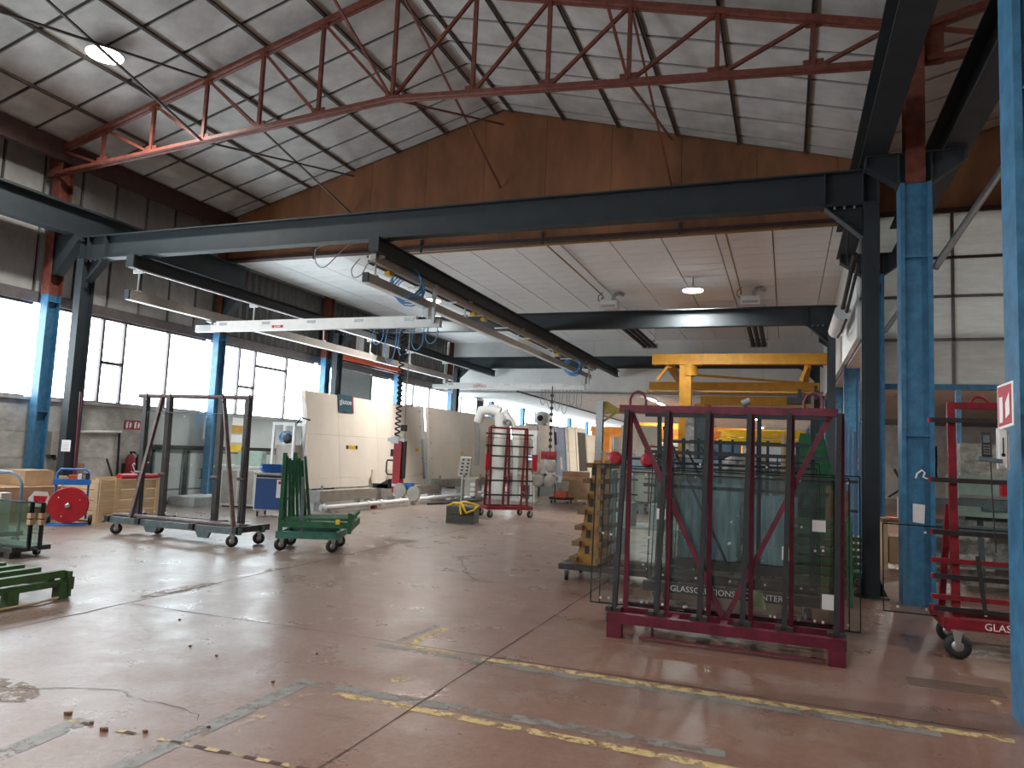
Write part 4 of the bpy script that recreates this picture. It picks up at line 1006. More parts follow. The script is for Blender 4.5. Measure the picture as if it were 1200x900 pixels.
rr_ = a_rack((-6.55,17.25,0),0.72,1.15,2.2,'redmatt','red wheeled rack with dark rails standing in mid hall',(0.55,0.9,1.2,1.5,1.75,2.05),1.95)
for x in (-0.62,0.62): MB().box(x-0.06,x+0.06,-0.33,-0.27,1.15,1.55).build('grip_pad','red',rr_)

# ---- white robot arm and frames behind the red rack
r = thing('robot_arm','tall white robot arm behind the red wheeled rack','robot',(-9.25,23.6,0))
MB().lathe((0,0,0),[(0.35,0),(0.35,0.35),(0.25,0.4),(0.22,1.1)],18).build('base','white',r)
MB().tube([(0,0,1.0),(-0.05,0,1.7),(0.0,0,2.4),(-0.05,0,2.95)],[0.26,0.22,0.2,0.22],12).build('column','white',r)
MB().tube([(-0.05,0,2.95),(-0.35,-0.05,3.05),(-0.7,-0.1,3.0),(-0.85,-0.1,2.6)],[0.22,0.2,0.19,0.15],12).build('upper_arm','white',r)
MB().tube([(-0.85,-0.1,2.6),(-0.8,-0.1,1.7),(-0.8,-0.1,1.1)],[0.1,0.09,0.08],10).build('forearm','galv',r)
MB().tube([(0.1,0,3.0),(0.45,0,2.6),(0.55,0,1.9),(0.6,0,1.3)],[0.12,0.10,0.09,0.09],10).build('counter_arm','white',r)
MB().tube(coil((0.3,0,2.6),0.12,4,0.08,(1,0,0),(0,0,1)),0.02,6).build('hose_pack','hosegrey',r)
def mframe(loc, w, h, label, m='white'):
    r = thing('lift_frame',label,'machine frame',loc)
    for x in (-w/2,w/2): MB().box(x-0.09,x+0.09,-0.12,0.12,0.06,h).build('post',m,r)
    MB().box(-w/2-0.1,w/2+0.1,-0.1,0.1,h,h+0.16).build('top_beam',m,r)
    MB().box(-w/2-0.15,w/2+0.15,-0.25,0.25,0,0.06).build('base_plate',m,r)
    MB().box(-w/2,w/2,-0.08,0.08,h*0.4,h*0.4+0.1).build('cross_beam',m,r)
    MB().box(-0.08,0.12,-0.12,0.12,h*0.5,h*0.86).build('carriage','greymach',r)
    return r
mframe((-8.15,23.2,0),0.62,2.2,'white lift frame between the robot arm and the four-cup lifter')
# four-cup lifter
r = thing('four_cup_lifter','vacuum lifter with four round grey cups and a red block','vacuum lifter',(-7.15,23.0,0))
for x,z in ((-0.36,1.12),(0.16,1.20),(-0.26,0.72),(0.14,0.72)):
    MB().lathe((x,-0.2,z),[(0.06,0.16),(0.10,0.05),(0.205,0.02),(0.21,0.0),(0.19,-0.02),(0.05,-0.02)],20,'Y').build('suction_cup','greymach',r)
MB().box(-0.42,0.25,-0.08,0.02,0.88,0.96).box(-0.12,-0.02,-0.08,0.02,0.55,1.5).build('cross_arm','galv',r)
MB().box(-0.22,0.26,-0.12,0.12,1.42,1.68).build('drive_block','red',r); MB().box(-0.18,-0.02,-0.15,-0.12,1.5,1.6).box(0.05,0.2,-0.15,-0.12,1.45,1.55).build('cover','redmatt',r)
MB().bar((0.05,0,1.68),(0.05,0,3.84),0.03,0.03).build('hoist_cable','black',r)
for k in range(9): MB().cbox((0.05,0,1.85+0.21*k),(0.10,0.06,0.10)).build('chain_link','black',r)
MB().tube([(0.25,0,0.9),(0.42,0,0.85),(0.4,0,0.7)],0.06,8).build('handle','white',r)
MB().box(-0.72,-0.38,-0.05,0.05,1.35,1.55).build('monitor','black',r); MB().box(-0.70,-0.40,-0.055,-0.05,1.37,1.53).build('screen','screen',r)
r.location = (-7.3,23.0,0)
r = thing('cleaning_trolley','low dark trolley with an orange box under the four-cup lifter','trolley',(-6.95,23.5,0))
MB().box(-0.35,0.35,-0.25,0.25,0.12,0.2).build('deck','black',r); MB().box(-0.22,0.2,-0.2,0.1,0.2,0.4).build('orange_box','orangered',r); MB().lathe((0.05,0,0.4),[(0.16,0),(0.18,0.3),(0.15,0.32)],14).build('drum','greymach',r)
for x,y in ((-0.28,-0.2),(0.28,-0.2),(-0.28,0.2),(0.28,0.2)): caster(r,x,y,0.05,0.03,0,0.12)
# wrapped carton stack on pallet
r = thing('wrapped_pallet','film-wrapped cardboard stack on a wooden pallet','pallet load',(-6.72,24.4,0),0.25)
MB().box(-0.45,0.45,-0.4,0.4,0.13,0.92).build('cartons','cartonlt',r); MB().box(-0.46,0.46,-0.41,0.41,0.88,1.04).build('top_carton','carton',r)
for k in range(5): MB().box(-0.47,0.47,-0.42,0.42,0.16+0.15*k,0.165+0.15*k).build('film_fold','film',r)
for y in (-0.36,-0.12,0.12,0.36): MB().box(-0.48,0.48,y-0.05,y+0.05,0.10,0.13).build('deck_board','wood',r)
for x in (-0.42,0,0.42): MB().box(x-0.06,x+0.06,-0.4,0.4,0.0,0.10).build('runner','wood',r)
# row of tall leaning machine casings
def casing(y0,y1,h,m,label,win=False,dk=False,x=-8.6):
    r = thing('machine_casing',label,'machine',(x,y0,0)); L_=y1-y0-0.03
    def X(z): return -0.095*(z-0.5)
    def slab(a,b,z0,z1,nm,mm,d,t): return MB().prism([(X(z0)+d,a,z0),(X(z0)+d,b,z0),(X(z1)+d,b,z1),(X(z1)+d,a,z1)],(-t,0,0)).build(nm,mm,r)
    slab(0,L_,0.45,1.72,'lower_casing',m,0,0.5); slab(0,L_,1.73,h,'upper_casing',m,0,0.5)
    MB().box(-0.45,-0.05,0.05,L_-0.05,0,0.45).build('plinth','petrol',r)
    if win: slab(L_*0.40,L_*0.62,1.0,1.5,'window','greymach',0.015,0.03); slab(L_*0.05,L_*0.3,2.0,2.5,'blue_box','bluecab',0.06,0.06)
    if dk: slab(L_*0.18,L_-0.08,0.9,h-0.22,'dark_screen','black',0.02,0.03)
for a_ in ((25.25,26.2,2.62,'cream','pale casing left of the chain hoist, first in the row of tall machines'),(26.3,28.3,2.72,'greymach','wide grey casing beside the blue-fronted machine'),(28.35,29.8,2.75,'machblue','blue-fronted tall casing with a small grey window',True),(29.9,30.35,2.78,'greymach','narrow grey casing right of the blue-fronted machine'),(30.4,31.5,2.8,'cream','cream casing next to the black-screened machine'),(31.6,33.3,2.86,'cream','tall casing with a large black screen',False,True),(33.5,35.2,2.6,'cream','last pale casing behind the grey post')): casing(*a_)
r = thing('round_motor','white round motor on top of the grey casing','motor',(-8.9,26.8,2.72))
MB().lathe((0,0.35,0.25),[(0.05,-0.35),(0.25,-0.33),(0.27,-0.1),(0.27,0.2),(0.1,0.25)],18,'Y').build('drum','white',r); MB().lathe((0,0.0,0.25),[(0.12,0.0),(0.12,-0.02),(0.04,-0.03)],14,'Y').build('hub','black',r); MB().box(-0.2,0.2,0.2,0.6,0,0.08).build('foot','white',r)
# ================================================================ LEFT EDGE
r = thing('green_slat_pallet','low worn green steel pallet with slats at the left edge of the floor','pallet',(0,0,0))
for k,x in enumerate((-6.62,-6.92,-7.18,-7.42,-7.68,-7.95)):
    MB().bar((x,3.3,0.235),(x,5.32-0.02*(k%2),0.235),0.07,0.07).build('slat','greenpal',r)
for y in (3.6,5.2): MB().bar((-6.6,y,0.17),(-8.0,y,0.17),0.06,0.08).build('cross_beam','greenpal',r)
MB().bar((-6.60,3.3,0.15),(-6.60,5.3,0.15),0.05,0.06).build('side_rail','greenpal',r)
for x,y in ((-6.60,5.30),(-6.60,4.80),(-7.95,5.30),(-6.6,3.7)): MB().box(x-0.05,x+0.05,y-0.05,y+0.05,0,0.15).build('foot','greenpal',r)
MB().box(-6.66,-6.53,5.33,5.36,0.02,0.26).box(-6.63,-6.55,5.36,5.40,0.08,0.2).build('end_bracket','greenpal',r)
MB().tube([(-6.60,5.4,0.02),(-6.5,5.0,0.02),(-6.52,4.5,0.02),(-6.55,4.0,0.02)],0.012,6).build('strap','wood',r)
r = thing('glass_dolly','dark timber dolly with wheels under the insulating glass at the left edge','dolly',(-9.45,6.75,0))
MB().box(-0.6,0.42,-0.22,0.3,0.08,0.14).build('deck','darkrack',r)
for x,y in ((0.3,-0.12),(-0.45,-0.12),(0.3,0.2)): caster(r,x,y,0.05,0.04,0.2,0.09)
MB().box(0.25,0.36,-0.2,-0.05,0.0,0.09).build('block','darkrack',r)
for k in range(2):
    r = thing('insulating_glass','%s greenish insulating glass unit with black spacer edge, left edge' % ('front','rear')[k],'glass',(0,6.56+0.07*k,0.145))
    x1 = -8.80+0.10*k
    pane(r,-9.75,x1,0.0,0.0,0.575,0.006,'glassgreen',0.0,0,False); pane(r,-9.75,x1,0.032,0.0,0.575,0.006,'glassgreen',0.0,0,False)
    MB().box(x1-0.03,x1,0.0,0.04,0,0.575).box(-9.75,x1,0.006,0.032,0,0.012).box(-9.75,x1,0.006,0.032,0.563,0.575).build('spacer','glassedge',r)
    for z in (0.30,0.38): MB().box(x1-0.05,x1+0.012,-0.012,0.052,z,z+0.065).build('cork_block','corkbrown',r)
r = thing('tube_trolley','trolley with bent blue-grey tube handles at the left edge','trolley',(-10.75,7.5,0))
MB().tube([(-0.6,0,1.02),(0.2,0,1.0),(0.36,0,0.96),(0.44,0,0.85),(0.46,0,0.6),(0.46,0,0.12)],0.022,8).build('handle','bluetube',r)
MB().tube([(-0.6,-0.15,0.88),(0.0,-0.1,0.98),(0.2,0,1.0)],0.014,6).tube([(-0.6,-0.4,0.84),(0.1,-0.4,0.82),(0.36,-0.4,0.76),(0.42,-0.4,0.6),(0.42,-0.4,0.12)],0.02,8).build('handle_rear','bluetube',r)
MB().box(-0.6,0.5,-0.45,0.05,0.12,0.18).build('deck','petrol',r); MB().box(0.25,0.40,-0.25,-0.1,0.18,0.72).build('bottle','cream',r); MB().box(-0.5,0.1,-0.42,0.0,0.18,0.5).build('tool_box','petrol',r)
for x,y in ((0.42,0.0),(0.42,-0.4),(-0.5,0.0),(-0.5,-0.4)): caster(r,x,y,0.055,0.03,0.1,0.12)
# cardboard
def carton(name,loc,rz,d,m,label):
    t = thing(name,label,'box',loc,rz)
    MB().box(-d[0]/2,d[0]/2,-d[1]/2,d[1]/2,0,d[2]).build('body',m,t)
    MB().box(-d[0]/2-0.003,d[0]/2+0.003,-d[1]/2-0.003,-0.004,d[2],d[2]+0.008).box(-d[0]/2-0.003,d[0]/2+0.003,0.004,d[1]/2+0.003,d[2],d[2]+0.008).build('flap',m,t)
    MB().box(-d[0]/2-0.004,d[0]/2+0.004,-0.03,0.03,d[2]+0.008,d[2]+0.010).build('tape','cartonlt' if m=='carton' else 'carton',t)
    return t
c = carton('cardboard_box',(-13.25,9.30,0),-0.06,(1.1,1.55,0.60),'carton','large brown cardboard box with a red and white sticker by the wall')
MB().prism([(0.602,0.10,0.28),(0.602,0.38,0.24),(0.602,0.50,0.36),(0.602,0.42,0.52),(0.602,0.18,0.54),(0.602,0.08,0.42)],(0.002,0,0)).build('sticker','paper',c); MB().prism([(0.604,0.18,0.34),(0.604,0.38,0.31),(0.604,0.43,0.44),(0.604,0.17,0.46)],(0.002,0,0)).build('sticker_print','redlogo',c)
carton('cardboard_box',(-13.3,9.75,0.612),0.1,(0.6,0.6,0.27),'cartonlt','small light cardboard box lying on the large stickered box')
carton('cardboard_box',(-13.75,11.0,0),0.0,(0.4,0.3,0.98),'carton','narrow tall cardboard box between wall and dark post')
# hose reel trolley
r = thing('strapping_reel','red disc strapping reel on a blue hand trolley','reel trolley',(-11.72,9.42,0),0.75)
for y in (-0.16,0.0): MB().lathe((0,y,0.36),[(0.03,-0.012),(0.30,-0.010),(0.305,0.0),(0.30,0.010),(0.03,0.012)],32,'Y').build('disc','red',r).data.polygons.foreach_set('use_smooth',[False]*(32*4+2))
MB().lathe((0,-0.08,0.36),[(0.12,-0.07),(0.12,0.07)],20,'Y').build('strap_coil','black',r)
MB().lathe((0,-0.19,0.36),[(0.04,0.02),(0.04,-0.02),(0.01,-0.025)],12,'Y').build('hub','galv',r)
for a in (0.5,2.4,4.3): MB().cbox((0.2*math.cos(a),-0.175,0.36+0.2*math.sin(a)),(0.015,0.006,0.015)).build('rivet','paper',r)
MB().box(-0.28,0.28,0.02,0.2,0.70,0.80).build('tool_tray','bluecab' if False else 'bluebin',r)
MB().tube([(-0.25,0.12,0.1),(-0.25,0.12,0.9),(-0.2,0.12,0.97),(0.2,0.12,0.97),(0.25,0.12,0.9),(0.25,0.12,0.1)],0.018,8).build('frame','bluebin',r)
MB().tube([(-0.3,0.05,0.03),(0.3,0.05,0.03),(0.3,-0.2,0.03),(-0.3,-0.2,0.03)],0.015,6,True).build('foot_frame','bluebin',r)
for k,(x,m_) in enumerate(((-0.15,'cartonlt'),(0.0,'orangered'),(0.14,'paper'),(0.2,'black'))): MB().box(x-0.06,x+0.06,0.05,0.16,0.80,0.85+0.02*k).build('tool',m_,r)
for x in (-0.32,0.32): 
    w = MB().lathe((0,0,0),[(0.03,-0.03),(0.085,-0.025),(0.09,0),(0.085,0.025),(0.03,0.03)],16,'X').build('wheel','black',r); w.location=(x,0.14,0.09)
# wooden crate with red pads
r = thing('wooden_crate','pale pine crate with red pads on its rim by the dark post','crate',(0,0,0))
x0,x1,y0,y1 = -12.75,-11.72,10.02,11.35
for k in range(4):
    z=0.03+0.19*k
    MB().box(x0,x1,y0-0.022,y0,z,z+0.170).build('board','wood',r)
    MB().box(x1,x1+0.022,y0+0.35 if k==0 else y0,y1,z,z+0.170).build('board','wood',r)
    MB().box(x0-0.022,x0,y0,y1,z,z+0.170).build('board','wood',r); MB().box(x0,x1,y1,y1+0.022,z,z+0.170).build('board','wood',r)
for y in (y0-0.045,y0+0.28,y1-0.1): MB().box(x1+0.022,x1+0.045,y,y+0.10,0.0,0.80).build('batten','wood',r)
for x in (x0,x1-0.1): MB().box(x,x+0.1,y0-0.045,y0-0.022,0.0,0.80).build('batten','wood',r)
MB().box(x0,x1,y0,y1,0.0,0.03).build('bottom','woodpeg',r)
for k in range(2):
    t = tag(MB().tube([(-11.72,10.42+0.48*k,0.83),(-11.72,10.86+0.48*k,0.83)],0.05,10).build('red_pad','red'),'%s red foam pad lying on the pine crate rim' % ('nearer','farther')[k],'foam pad')
for k in range(1):
    t = tag(MB().tube([(-11.98,10.6,0.82),(-11.98,11.0,0.82)],0.05,10).build('red_pad','red'),'red foam pad behind the other two on the crate','foam pad')
# wall fittings
r = thing('wall_pipe','white horizontal pipe with dark downpipe on the concrete parapet','pipe',(-14.15,0,0))
MB().tube([(0,11.3,1.64),(0,12.5,1.68)],0.03,8).build('white_pipe','white',r); MB().tube([(0.0,12.45,1.66),(0.0,12.5,0.3)],0.025,8).build('downpipe','black',r)
MB().box(-0.03,0.1,10.75,11.0,1.15,1.62).build('junction_box','greymach',r); MB().tube([(0.0,10.9,1.15),(0.05,10.9,1.05)],0.04,8).build('gland','black',r)
tag(MB().tube([(-14.0,12.05,1.08),(-13.7,12.3,0.0)],0.022,8).build('leaning_rod','black'),'short black rod leaning on the concrete parapet','rod')
tag(MB().tube([(-12.68,10.2,2.4),(-12.5,10.1,0.0)],0.022,8).build('leaning_pole','maroon'),'thin maroon pole leaning on the left dark post','pole')
r = thing('notice_sheet','white printed notice taped to the left dark post','notice',(-12.98,10.235,1.25))
MB().box(-0.12,0.12,0,0.004,0,0.22).build('sheet','paper',r)
for k in range(6): MB().box(-0.09,0.07,-0.001,0,0.03+0.028*k,0.036+0.028*k).build('print_line','greymach',r)
for k in range(2):
    r = thing('fire_sign','%s red fire extinguisher sign on the concrete wall' % ('first','second')[k],'sign',(-14.185,12.6+0.23*k,1.75))
    MB().box(0,0.008,0,0.20,0,0.21).build('plate','red',r)
    MB().box(0.008,0.010,0.03,0.08,0.03,0.17).box(0.008,0.010,0.055,0.10,0.15,0.18).build('pictogram','textwhite',r)
    MB().prism([(0.008,0.12,0.03),(0.008,0.17,0.05),(0.008,0.18,0.13),(0.008,0.15,0.18),(0.008,0.12,0.12)],(0.002,0,0)).build('flame','textwhite',r)
    r = thing('fire_extinguisher','red fire extinguisher under the %s red sign' % ('first','second')[k],'fire extinguisher',(-14.0,12.68+0.27*k,0.62))
    MB().lathe((0,0,0),[(0.09,0.0),(0.105,0.03),(0.105,0.46),(0.07,0.54),(0.03,0.57)],16).build('cylinder','redmatt',r)
    MB().cyl((0,0,0.57),(0,0,0.63),0.03,8).box(-0.02,0.12,-0.015,0.015,0.60,0.63).build('valve','black',r)
    MB().tube([(0.03,0,0.62),(0.10,0.09,0.55),(0.09,0.11,0.3),(0.06,0.11,0.1)],0.012,6).build('hose','black',r)
    MB().tube([(0.100,0.05,0.33),(0.112,0.01,0.37),(0.110,-0.035,0.33),(0.114,0.0,0.26),(0.108,0.05,0.19),(0.112,0.0,0.14),(0.102,-0.05,0.18)],0.013,6).build('s_mark','textwhite',r)
    MB().box(-0.195,-0.09,-0.06,0.06,0.1,0.35).build('bracket','black',r)
# pale wall band, dark recess and leaning door leaves past the crate
b = MB().box(-14.2,-14.16,13.15,19.4,1.42,2.24).build('plaster_band','paleGreen',wl); b.data.materials[0]=M['greylaminate']
MB().box(-14.2,-14.15,13.15,19.4,1.32,1.42).build('dark_rail','black',wl)
for k,(y0,y1) in enumerate(((13.3,14.25),(14.4,15.05),(15.4,16.4),(16.6,17.8))):
    r = thing('door_leaf',('grey glazed door leaf leaning on the left wall, first past the extinguishers','grey door leaf with a dark frame and handle behind the dark rack','grey door leaf right of the second blue column','grey door leaf farthest along, behind the cabinet')[k],'door leaf',(-14.02,y0,0))
    L_=y1-y0; h=1.30
    MB().box(-0.02,0.02,0.06,L_-0.06,0.36,h-0.06).build('panel','greylaminate',r); MB().box(-0.02,0.02,0.06,L_-0.06,0.06,0.34).build('lower_panel','greylaminate',r)
    fm = 'petrol'
    MB().box(-0.03,0.035,0,0.06,0,h).box(-0.03,0.035,L_-0.06,L_,0,h).box(-0.03,0.035,0,L_,h-0.06,h).box(-0.03,0.035,0,L_,0,0.06).box(-0.03,0.035,0,L_,0.33,0.37).build('frame',fm,r)
    if k==1: MB().tube([(0.04,0.4,0.6),(0.1,0.4,0.6),(0.1,0.4,0.85),(0.04,0.4,0.85)],0.012,6).build('handle','black',r)
r = thing('concrete_plinth','pale concrete block at the foot of the second left column','plinth',(-13.55,14.5,0))
MB().add([(-0.45,-0.65,0),(0.4,-0.7,0),(0.4,0.6,0),(-0.45,0.6,0),(-0.42,-0.6,0.2),(0.36,-0.62,0.19),(0.36,0.56,0.21),(-0.42,0.56,0.21)],[(0,3,2,1),(4,5,6,7),(0,1,5,4),(1,2,6,5),(2,3,7,6),(3,0,4,7)]).build('block','concretelight',r)
for k,(z,m_) in enumerate(((1.3,'brightyellow'),(1.55,'paper'),(1.8,'yellow'),(2.0,'paper'))):
    tag(MB().box(-13.55,-13.545,15.35,15.75,z,z+0.2).build('wall_poster',m_),'%s sheet pinned up beside the second left column' % ('lowest yellow','lower white','orange','top white')[k],'poster')

# ================================================================ MAROON RACK (foreground right)
r = thing('maroon_rack','large maroon steel glass rack in the right foreground','glass rack',(0,0,0))
X0,X1 = -1.49,0.46
MB().box(X0,X1,6.60,6.68,0.13,0.215).build('front_beam','maroon',r)
MB().box(X0+0.04,X1-0.02,7.20,7.28,0.13,0.215).build('rear_beam','maroon',r)
MB().box(X0+0.02,X1-0.02,6.92,6.98,0.16,0.215).build('inner_beam','maroon',r)
for x in (X0+0.03,-0.92,-0.50,-0.05,X1-0.04): MB().box(x-0.03,x+0.03,6.68,7.22,0.15,0.20).build('cross_member','maroonlt',r)
for x in (X0+0.065,X1-0.065):
    for y in (6.64,7.24): MB().box(x-0.065,x+0.065,y-0.045,y+0.045,0,0.13).build('foot','maroon',r)
for x in (X0,X1): MB().box(x-0.006,x+0.006,6.595,6.685,0.135,0.21).build('end_cap','black',r)
PXS = (-1.44,-1.06,-0.69,-0.33,0.005,0.405)
for k,x in enumerate(PXS):
    MB().bar((x-0.01,6.71,0.20),(x+0.02,6.90,2.05),0.042,0.05,up=(0,1,0)).build('rubber_post','rubberpost',r)
    MB().bar((x+0.045,6.95,0.2),(x+0.045,6.95,2.06),0.04,0.04,up=(0,1,0)).build('post','maroon',r)
    for dx in (-0.06,0.03): MB().box(x+dx-0.02,x+dx+0.03,6.66,6.74,0.21,0.25).build('glass_stop','darkrack',r)
MB().box(-1.50,0.42,6.92,6.98,2.03,2.10).build('top_beam','maroonlt',r)
for xa,xb in ((-1.40,-0.52),(0.36,-0.50)): MB().bar((xa,6.99,2.04),(xb,6.99,0.2),0.045,0.045).build('diagonal','maroonlt',r)
for x in (-1.33,0.22): MB().tube([(x-0.075,6.95,2.08),(x-0.075,6.95,2.16),(x-0.05,6.95,2.215),(x,6.95,2.235),(x+0.05,6.95,2.215),(x+0.075,6.95,2.16),(x+0.075,6.95,2.08)],0.013,8).build('lifting_eye','maroonlt',r)
MB().bar((-1.2,6.62,0.03),(0.3,6.62,0.03),0.015,0.015).build('floor_rod','maroonlt',r)
MB().bar((-1.1,6.7,0.01),(-1.1,6.7,0.13),0.02,0.02).build('rod_leg','maroonlt',r)
gdef = ((-1.76,0.605,7.06,0.20,1.52),(-1.68,0.52,7.085,0.20,1.50),(-1.42,0.40,7.11,0.215,1.46))
for k,(a,b,y,z0,z1) in enumerate(gdef):
    g = thing('glass_sheet',('frontmost clear sheet in the maroon rack, widest of the three','second clear sheet in the maroon rack, slightly narrower','rear clear sheet in the maroon rack')[k],'glass',(0,0,0),group='sheets in the maroon rack')
    pane(g,a,b,y,z0,z1,0.008,'glass',0.05,12 if k<2 else 0)
    if k==0:
        for (x,z,w,h) in ((-1.15,1.03,0.085,0.10),(0.22,1.02,0.11,0.10),(0.30,0.36,0.17,0.13),(-0.03,0.75,0.06,0.12)):
            MB().box(x,x+w,y-0.004+0.05*(z-z0)/(z1-z0),y-0.002+0.05*(z-z0)/(z1-z0),z,z+h).build('label_sheet','paper',g)
tag(MB().prism([(-0.30,7.20,0.30),(-0.16,7.20,0.28),(-0.19,7.21,0.42),(-0.30,7.21,0.44)],(0,0.004,0)).build('green_sticker','glassgreen'),'small pale green sticker low behind the maroon rack','sticker')
bpy.data.objects['green_sticker'].data.materials[0] = mat('pale_lime_paper',(0.45,0.58,0.28),0.8)
r = thing('beam_clamp','small teal clamp on the top beam of the maroon rack','clamp',(-0.35,6.93,2.10))
MB().tube([(-0.03,0,0.03),(0.04,0,0.06)],0.03,10).build('body','hosegrey',r); MB().cyl((0.0,0,0.0),(0.0,0,0.03),0.012,8).build('clip','black',r)

# ================================================================ RACKS BEHIND
def dark_trolley(loc,w,h,label,m='steel_dark',txt=None,glass=3,gm='glassblue',gz=1.5,rails=(1.62,1.25,2.08),rz=0.0):
    r = thing('glass_trolley',label,'glass trolley',loc,rz)
    for y in (-0.38,0.38): MB().box(-w/2,w/2,y-0.035,y+0.035,0.2,0.3).build('base_beam',m,r)
    for x in (-w/2+0.05,0,w/2-0.05): MB().box(x-0.035,x+0.035,-0.38,0.38,0.21,0.29).build('cross_beam',m,r)
    n=4
    for k in range(n):
        x=-w/2+0.06+(w-0.12)*k/(n-1)
        MB().bar((x,0.28,0.25),(x,0.06,h),0.045,0.045,up=(0,1,0)).build('post',m,r)
    for z in rails: MB().bar((-w/2-0.1,0.05,z),(w/2+0.1,0.05,z),0.035,0.04).build('rail',m,r)
    MB().bar((-w/2+0.1,0.1,h-0.15),(0,0.25,0.35),0.03,0.03).build('diagonal',m,r)
    for x in (-w/2+0.12,w/2-0.12):
        for y in (-0.34,0.34): caster(r,x,y,0.095,0.045,0.3,0.2)
    if txt: 
        tx = text('lettering',txt,0.085,(0,-0.417,0.25),(PI/2,0,0),'textwhite',r)
    for k in range(glass):
        pane(r,-w/2+0.02+0.03*k,w/2-0.02*k,-0.30+0.08*k,0.31,gz-0.06*k,0.008,gm,0.22,5 if k==0 else 0)
    return r
dark_trolley((-0.55,8.4,0),1.75,2.12,'dark trolley with lettered base and bluish glass directly behind the maroon rack',txt='GLASSOLUTIONS   CHANTERY',glass=3,gz=1.62,rails=(1.68,2.1,1.3))
dark_trolley((-0.6,10.35,0),1.6,1.9,'dark trolley with stacked bluish glass, second behind the maroon rack',glass=3,gz=1.5,gm='glassblue',rails=(1.55,1.85))
dark_trolley((-0.6,13.6,0),1.9,2.0,'dark trolley with grey glass right of the yellow post',glass=3,gz=1.55,gm='glassblue',rails=(1.6,1.95))
for (x0,x1,yy,z1,lb) in ((-1.35,-0.55,10.22,1.30,'pale teal glass pack on the second trolley, left half'),(-0.5,0.15,10.22,1.18,'pale teal glass pack on the second trolley, right half'),(-1.5,-0.75,13.5,1.45,'pale teal glass pack on the trolley right of the yellow post')):
    t = thing('glass_pack',lb,'glass',(0,yy,0.31))
    for k in range(6): MB().prism([(x0+0.01*k,-0.02*k,0),(x1-0.01*k,-0.02*k,0),(x1-0.01*k,0.12-0.02*k,z1-0.31-0.02*k),(x0+0.01*k,0.12-0.02*k,z1-0.31-0.02*k)],(0,0.014,0)).build('sheet','glasspack',t)
# yellow perforated rack left of the maroon rack
r = thing('ochre_rack','ochre perforated steel glass rack with wooden pegs, left of the maroon rack','glass rack',(-2.35,9.3,0))
for dy in (-0.02,0.55):
    MB().prism([(-0.17,dy,0.2),(0.12,dy,0.2),(0.12,dy,1.55),(0.03,dy,1.55)],(0,0.05,0)).build('side_plate','yrack',r)
    for k in range(6): MB().box(-0.06+0.012*k,0.0+0.012*k,dy-0.004,dy,0.35+0.2*k,0.45+0.2*k).build('slot','black',r)
for k in range(7):
    z=0.28+0.2*k; x=-0.17+0.2*(z-0.2)/1.35
    MB().bar((x-0.03,-0.12,z),(x-0.03,0.75,z),0.10,0.06).build('wooden_peg','woodpeg',r)
    MB().bar((0.15,-0.12,z),(0.15,0.75,z),0.08,0.06).build('wooden_peg','woodpeg',r)
MB().box(-0.38,1.25,-0.1,0.75,0.14,0.21).build('base','darkrack',r)
for x,y in ((-0.28,-0.05),(1.1,-0.05),(-0.28,0.65),(1.1,0.65)): caster(r,x,y,0.075,0.045,0.2,0.14)
for k in range(3): 
    g = thing('glass_sheet',('front grey glass sheet on the ochre rack','middle grey glass sheet on the ochre rack','rear grey glass sheet on the ochre rack')[k],'glass',(-2.2,9.35,0))
    pane(g,0.06+0.02*k,1.3,0.02+0.12*k,0.22,1.45-0.03*k,0.008,'glassblue',0.05,4 if k==0 else 0)
r = thing('red_cup_bar','bar with two red suction cups above the ochre rack','suction bar',(-2.0,10.2,0))
MB().cyl((-0.35,0,1.58),(0.6,0,1.60),0.015,8).build('bar','darkrack',r)
for x in (-0.25,0.22): MB().lathe((x,-0.02,1.57),[(0.03,0.06),(0.10,0.02),(0.11,-0.02),(0.06,-0.05)],16,'Y').build('cup','red',r)
MB().bar((0.55,0,0.0),(0.55,0,1.6),0.04,0.04).build('stand','darkrack',r); MB().box(0.4,0.7,-0.15,0.15,0,0.02).build('base_plate','darkrack',r)
# green A-rack near the right dark post
r = thing('green_rack','tall green A-frame glass rack by the right dark post','glass rack',(0.33,11.3,0))
for x in (-0.25,0.32):
    for s in (-1,1): MB().bar((x+s*0.22,0,0.2),(x*0.2+s*0.06,0,2.05),0.07,0.10,up=(0,1,0)).build('leg','green',r)
MB().prism([(-0.42,-0.06,0.6),(0.5,-0.06,0.6),(0.14,-0.06,2.05),(-0.10,-0.06,2.05)],(0,0.04,0)).build('sheet','green',r)
MB().box(-0.62,0.7,-0.35,0.4,0.12,0.2).build('base','green',r)
for k in range(5): MB().box(-0.62,0.7,-0.38,-0.35,0.25+0.09*k,0.31+0.09*k).build('slat','greenpal',r)
for z in (1.0,1.4): MB().bar((-0.5,-0.1,z),(0.6,-0.1,z),0.03,0.04).build('rail','darkrack',r)
for x,y in ((-0.5,-0.3),(0.58,-0.3),(-0.5,0.33),(0.58,0.33)): caster(r,x,y,0.055,0.04,0.2,0.12)
r = thing('green_board_stack','dark green slatted rack standing low before the green A-frame','rack',(0.35,9.5,0))
for x in (-0.3,0.35): MB().bar((x,-0.1,0.0),(x,0.12,1.0),0.06,0.06).build('post','green',r)
for k in range(8): MB().box(-0.34,0.39,-0.04+0.02*k,0.02+0.02*k,0.12+0.11*k,0.19+0.11*k).build('slat','greenpal',r)
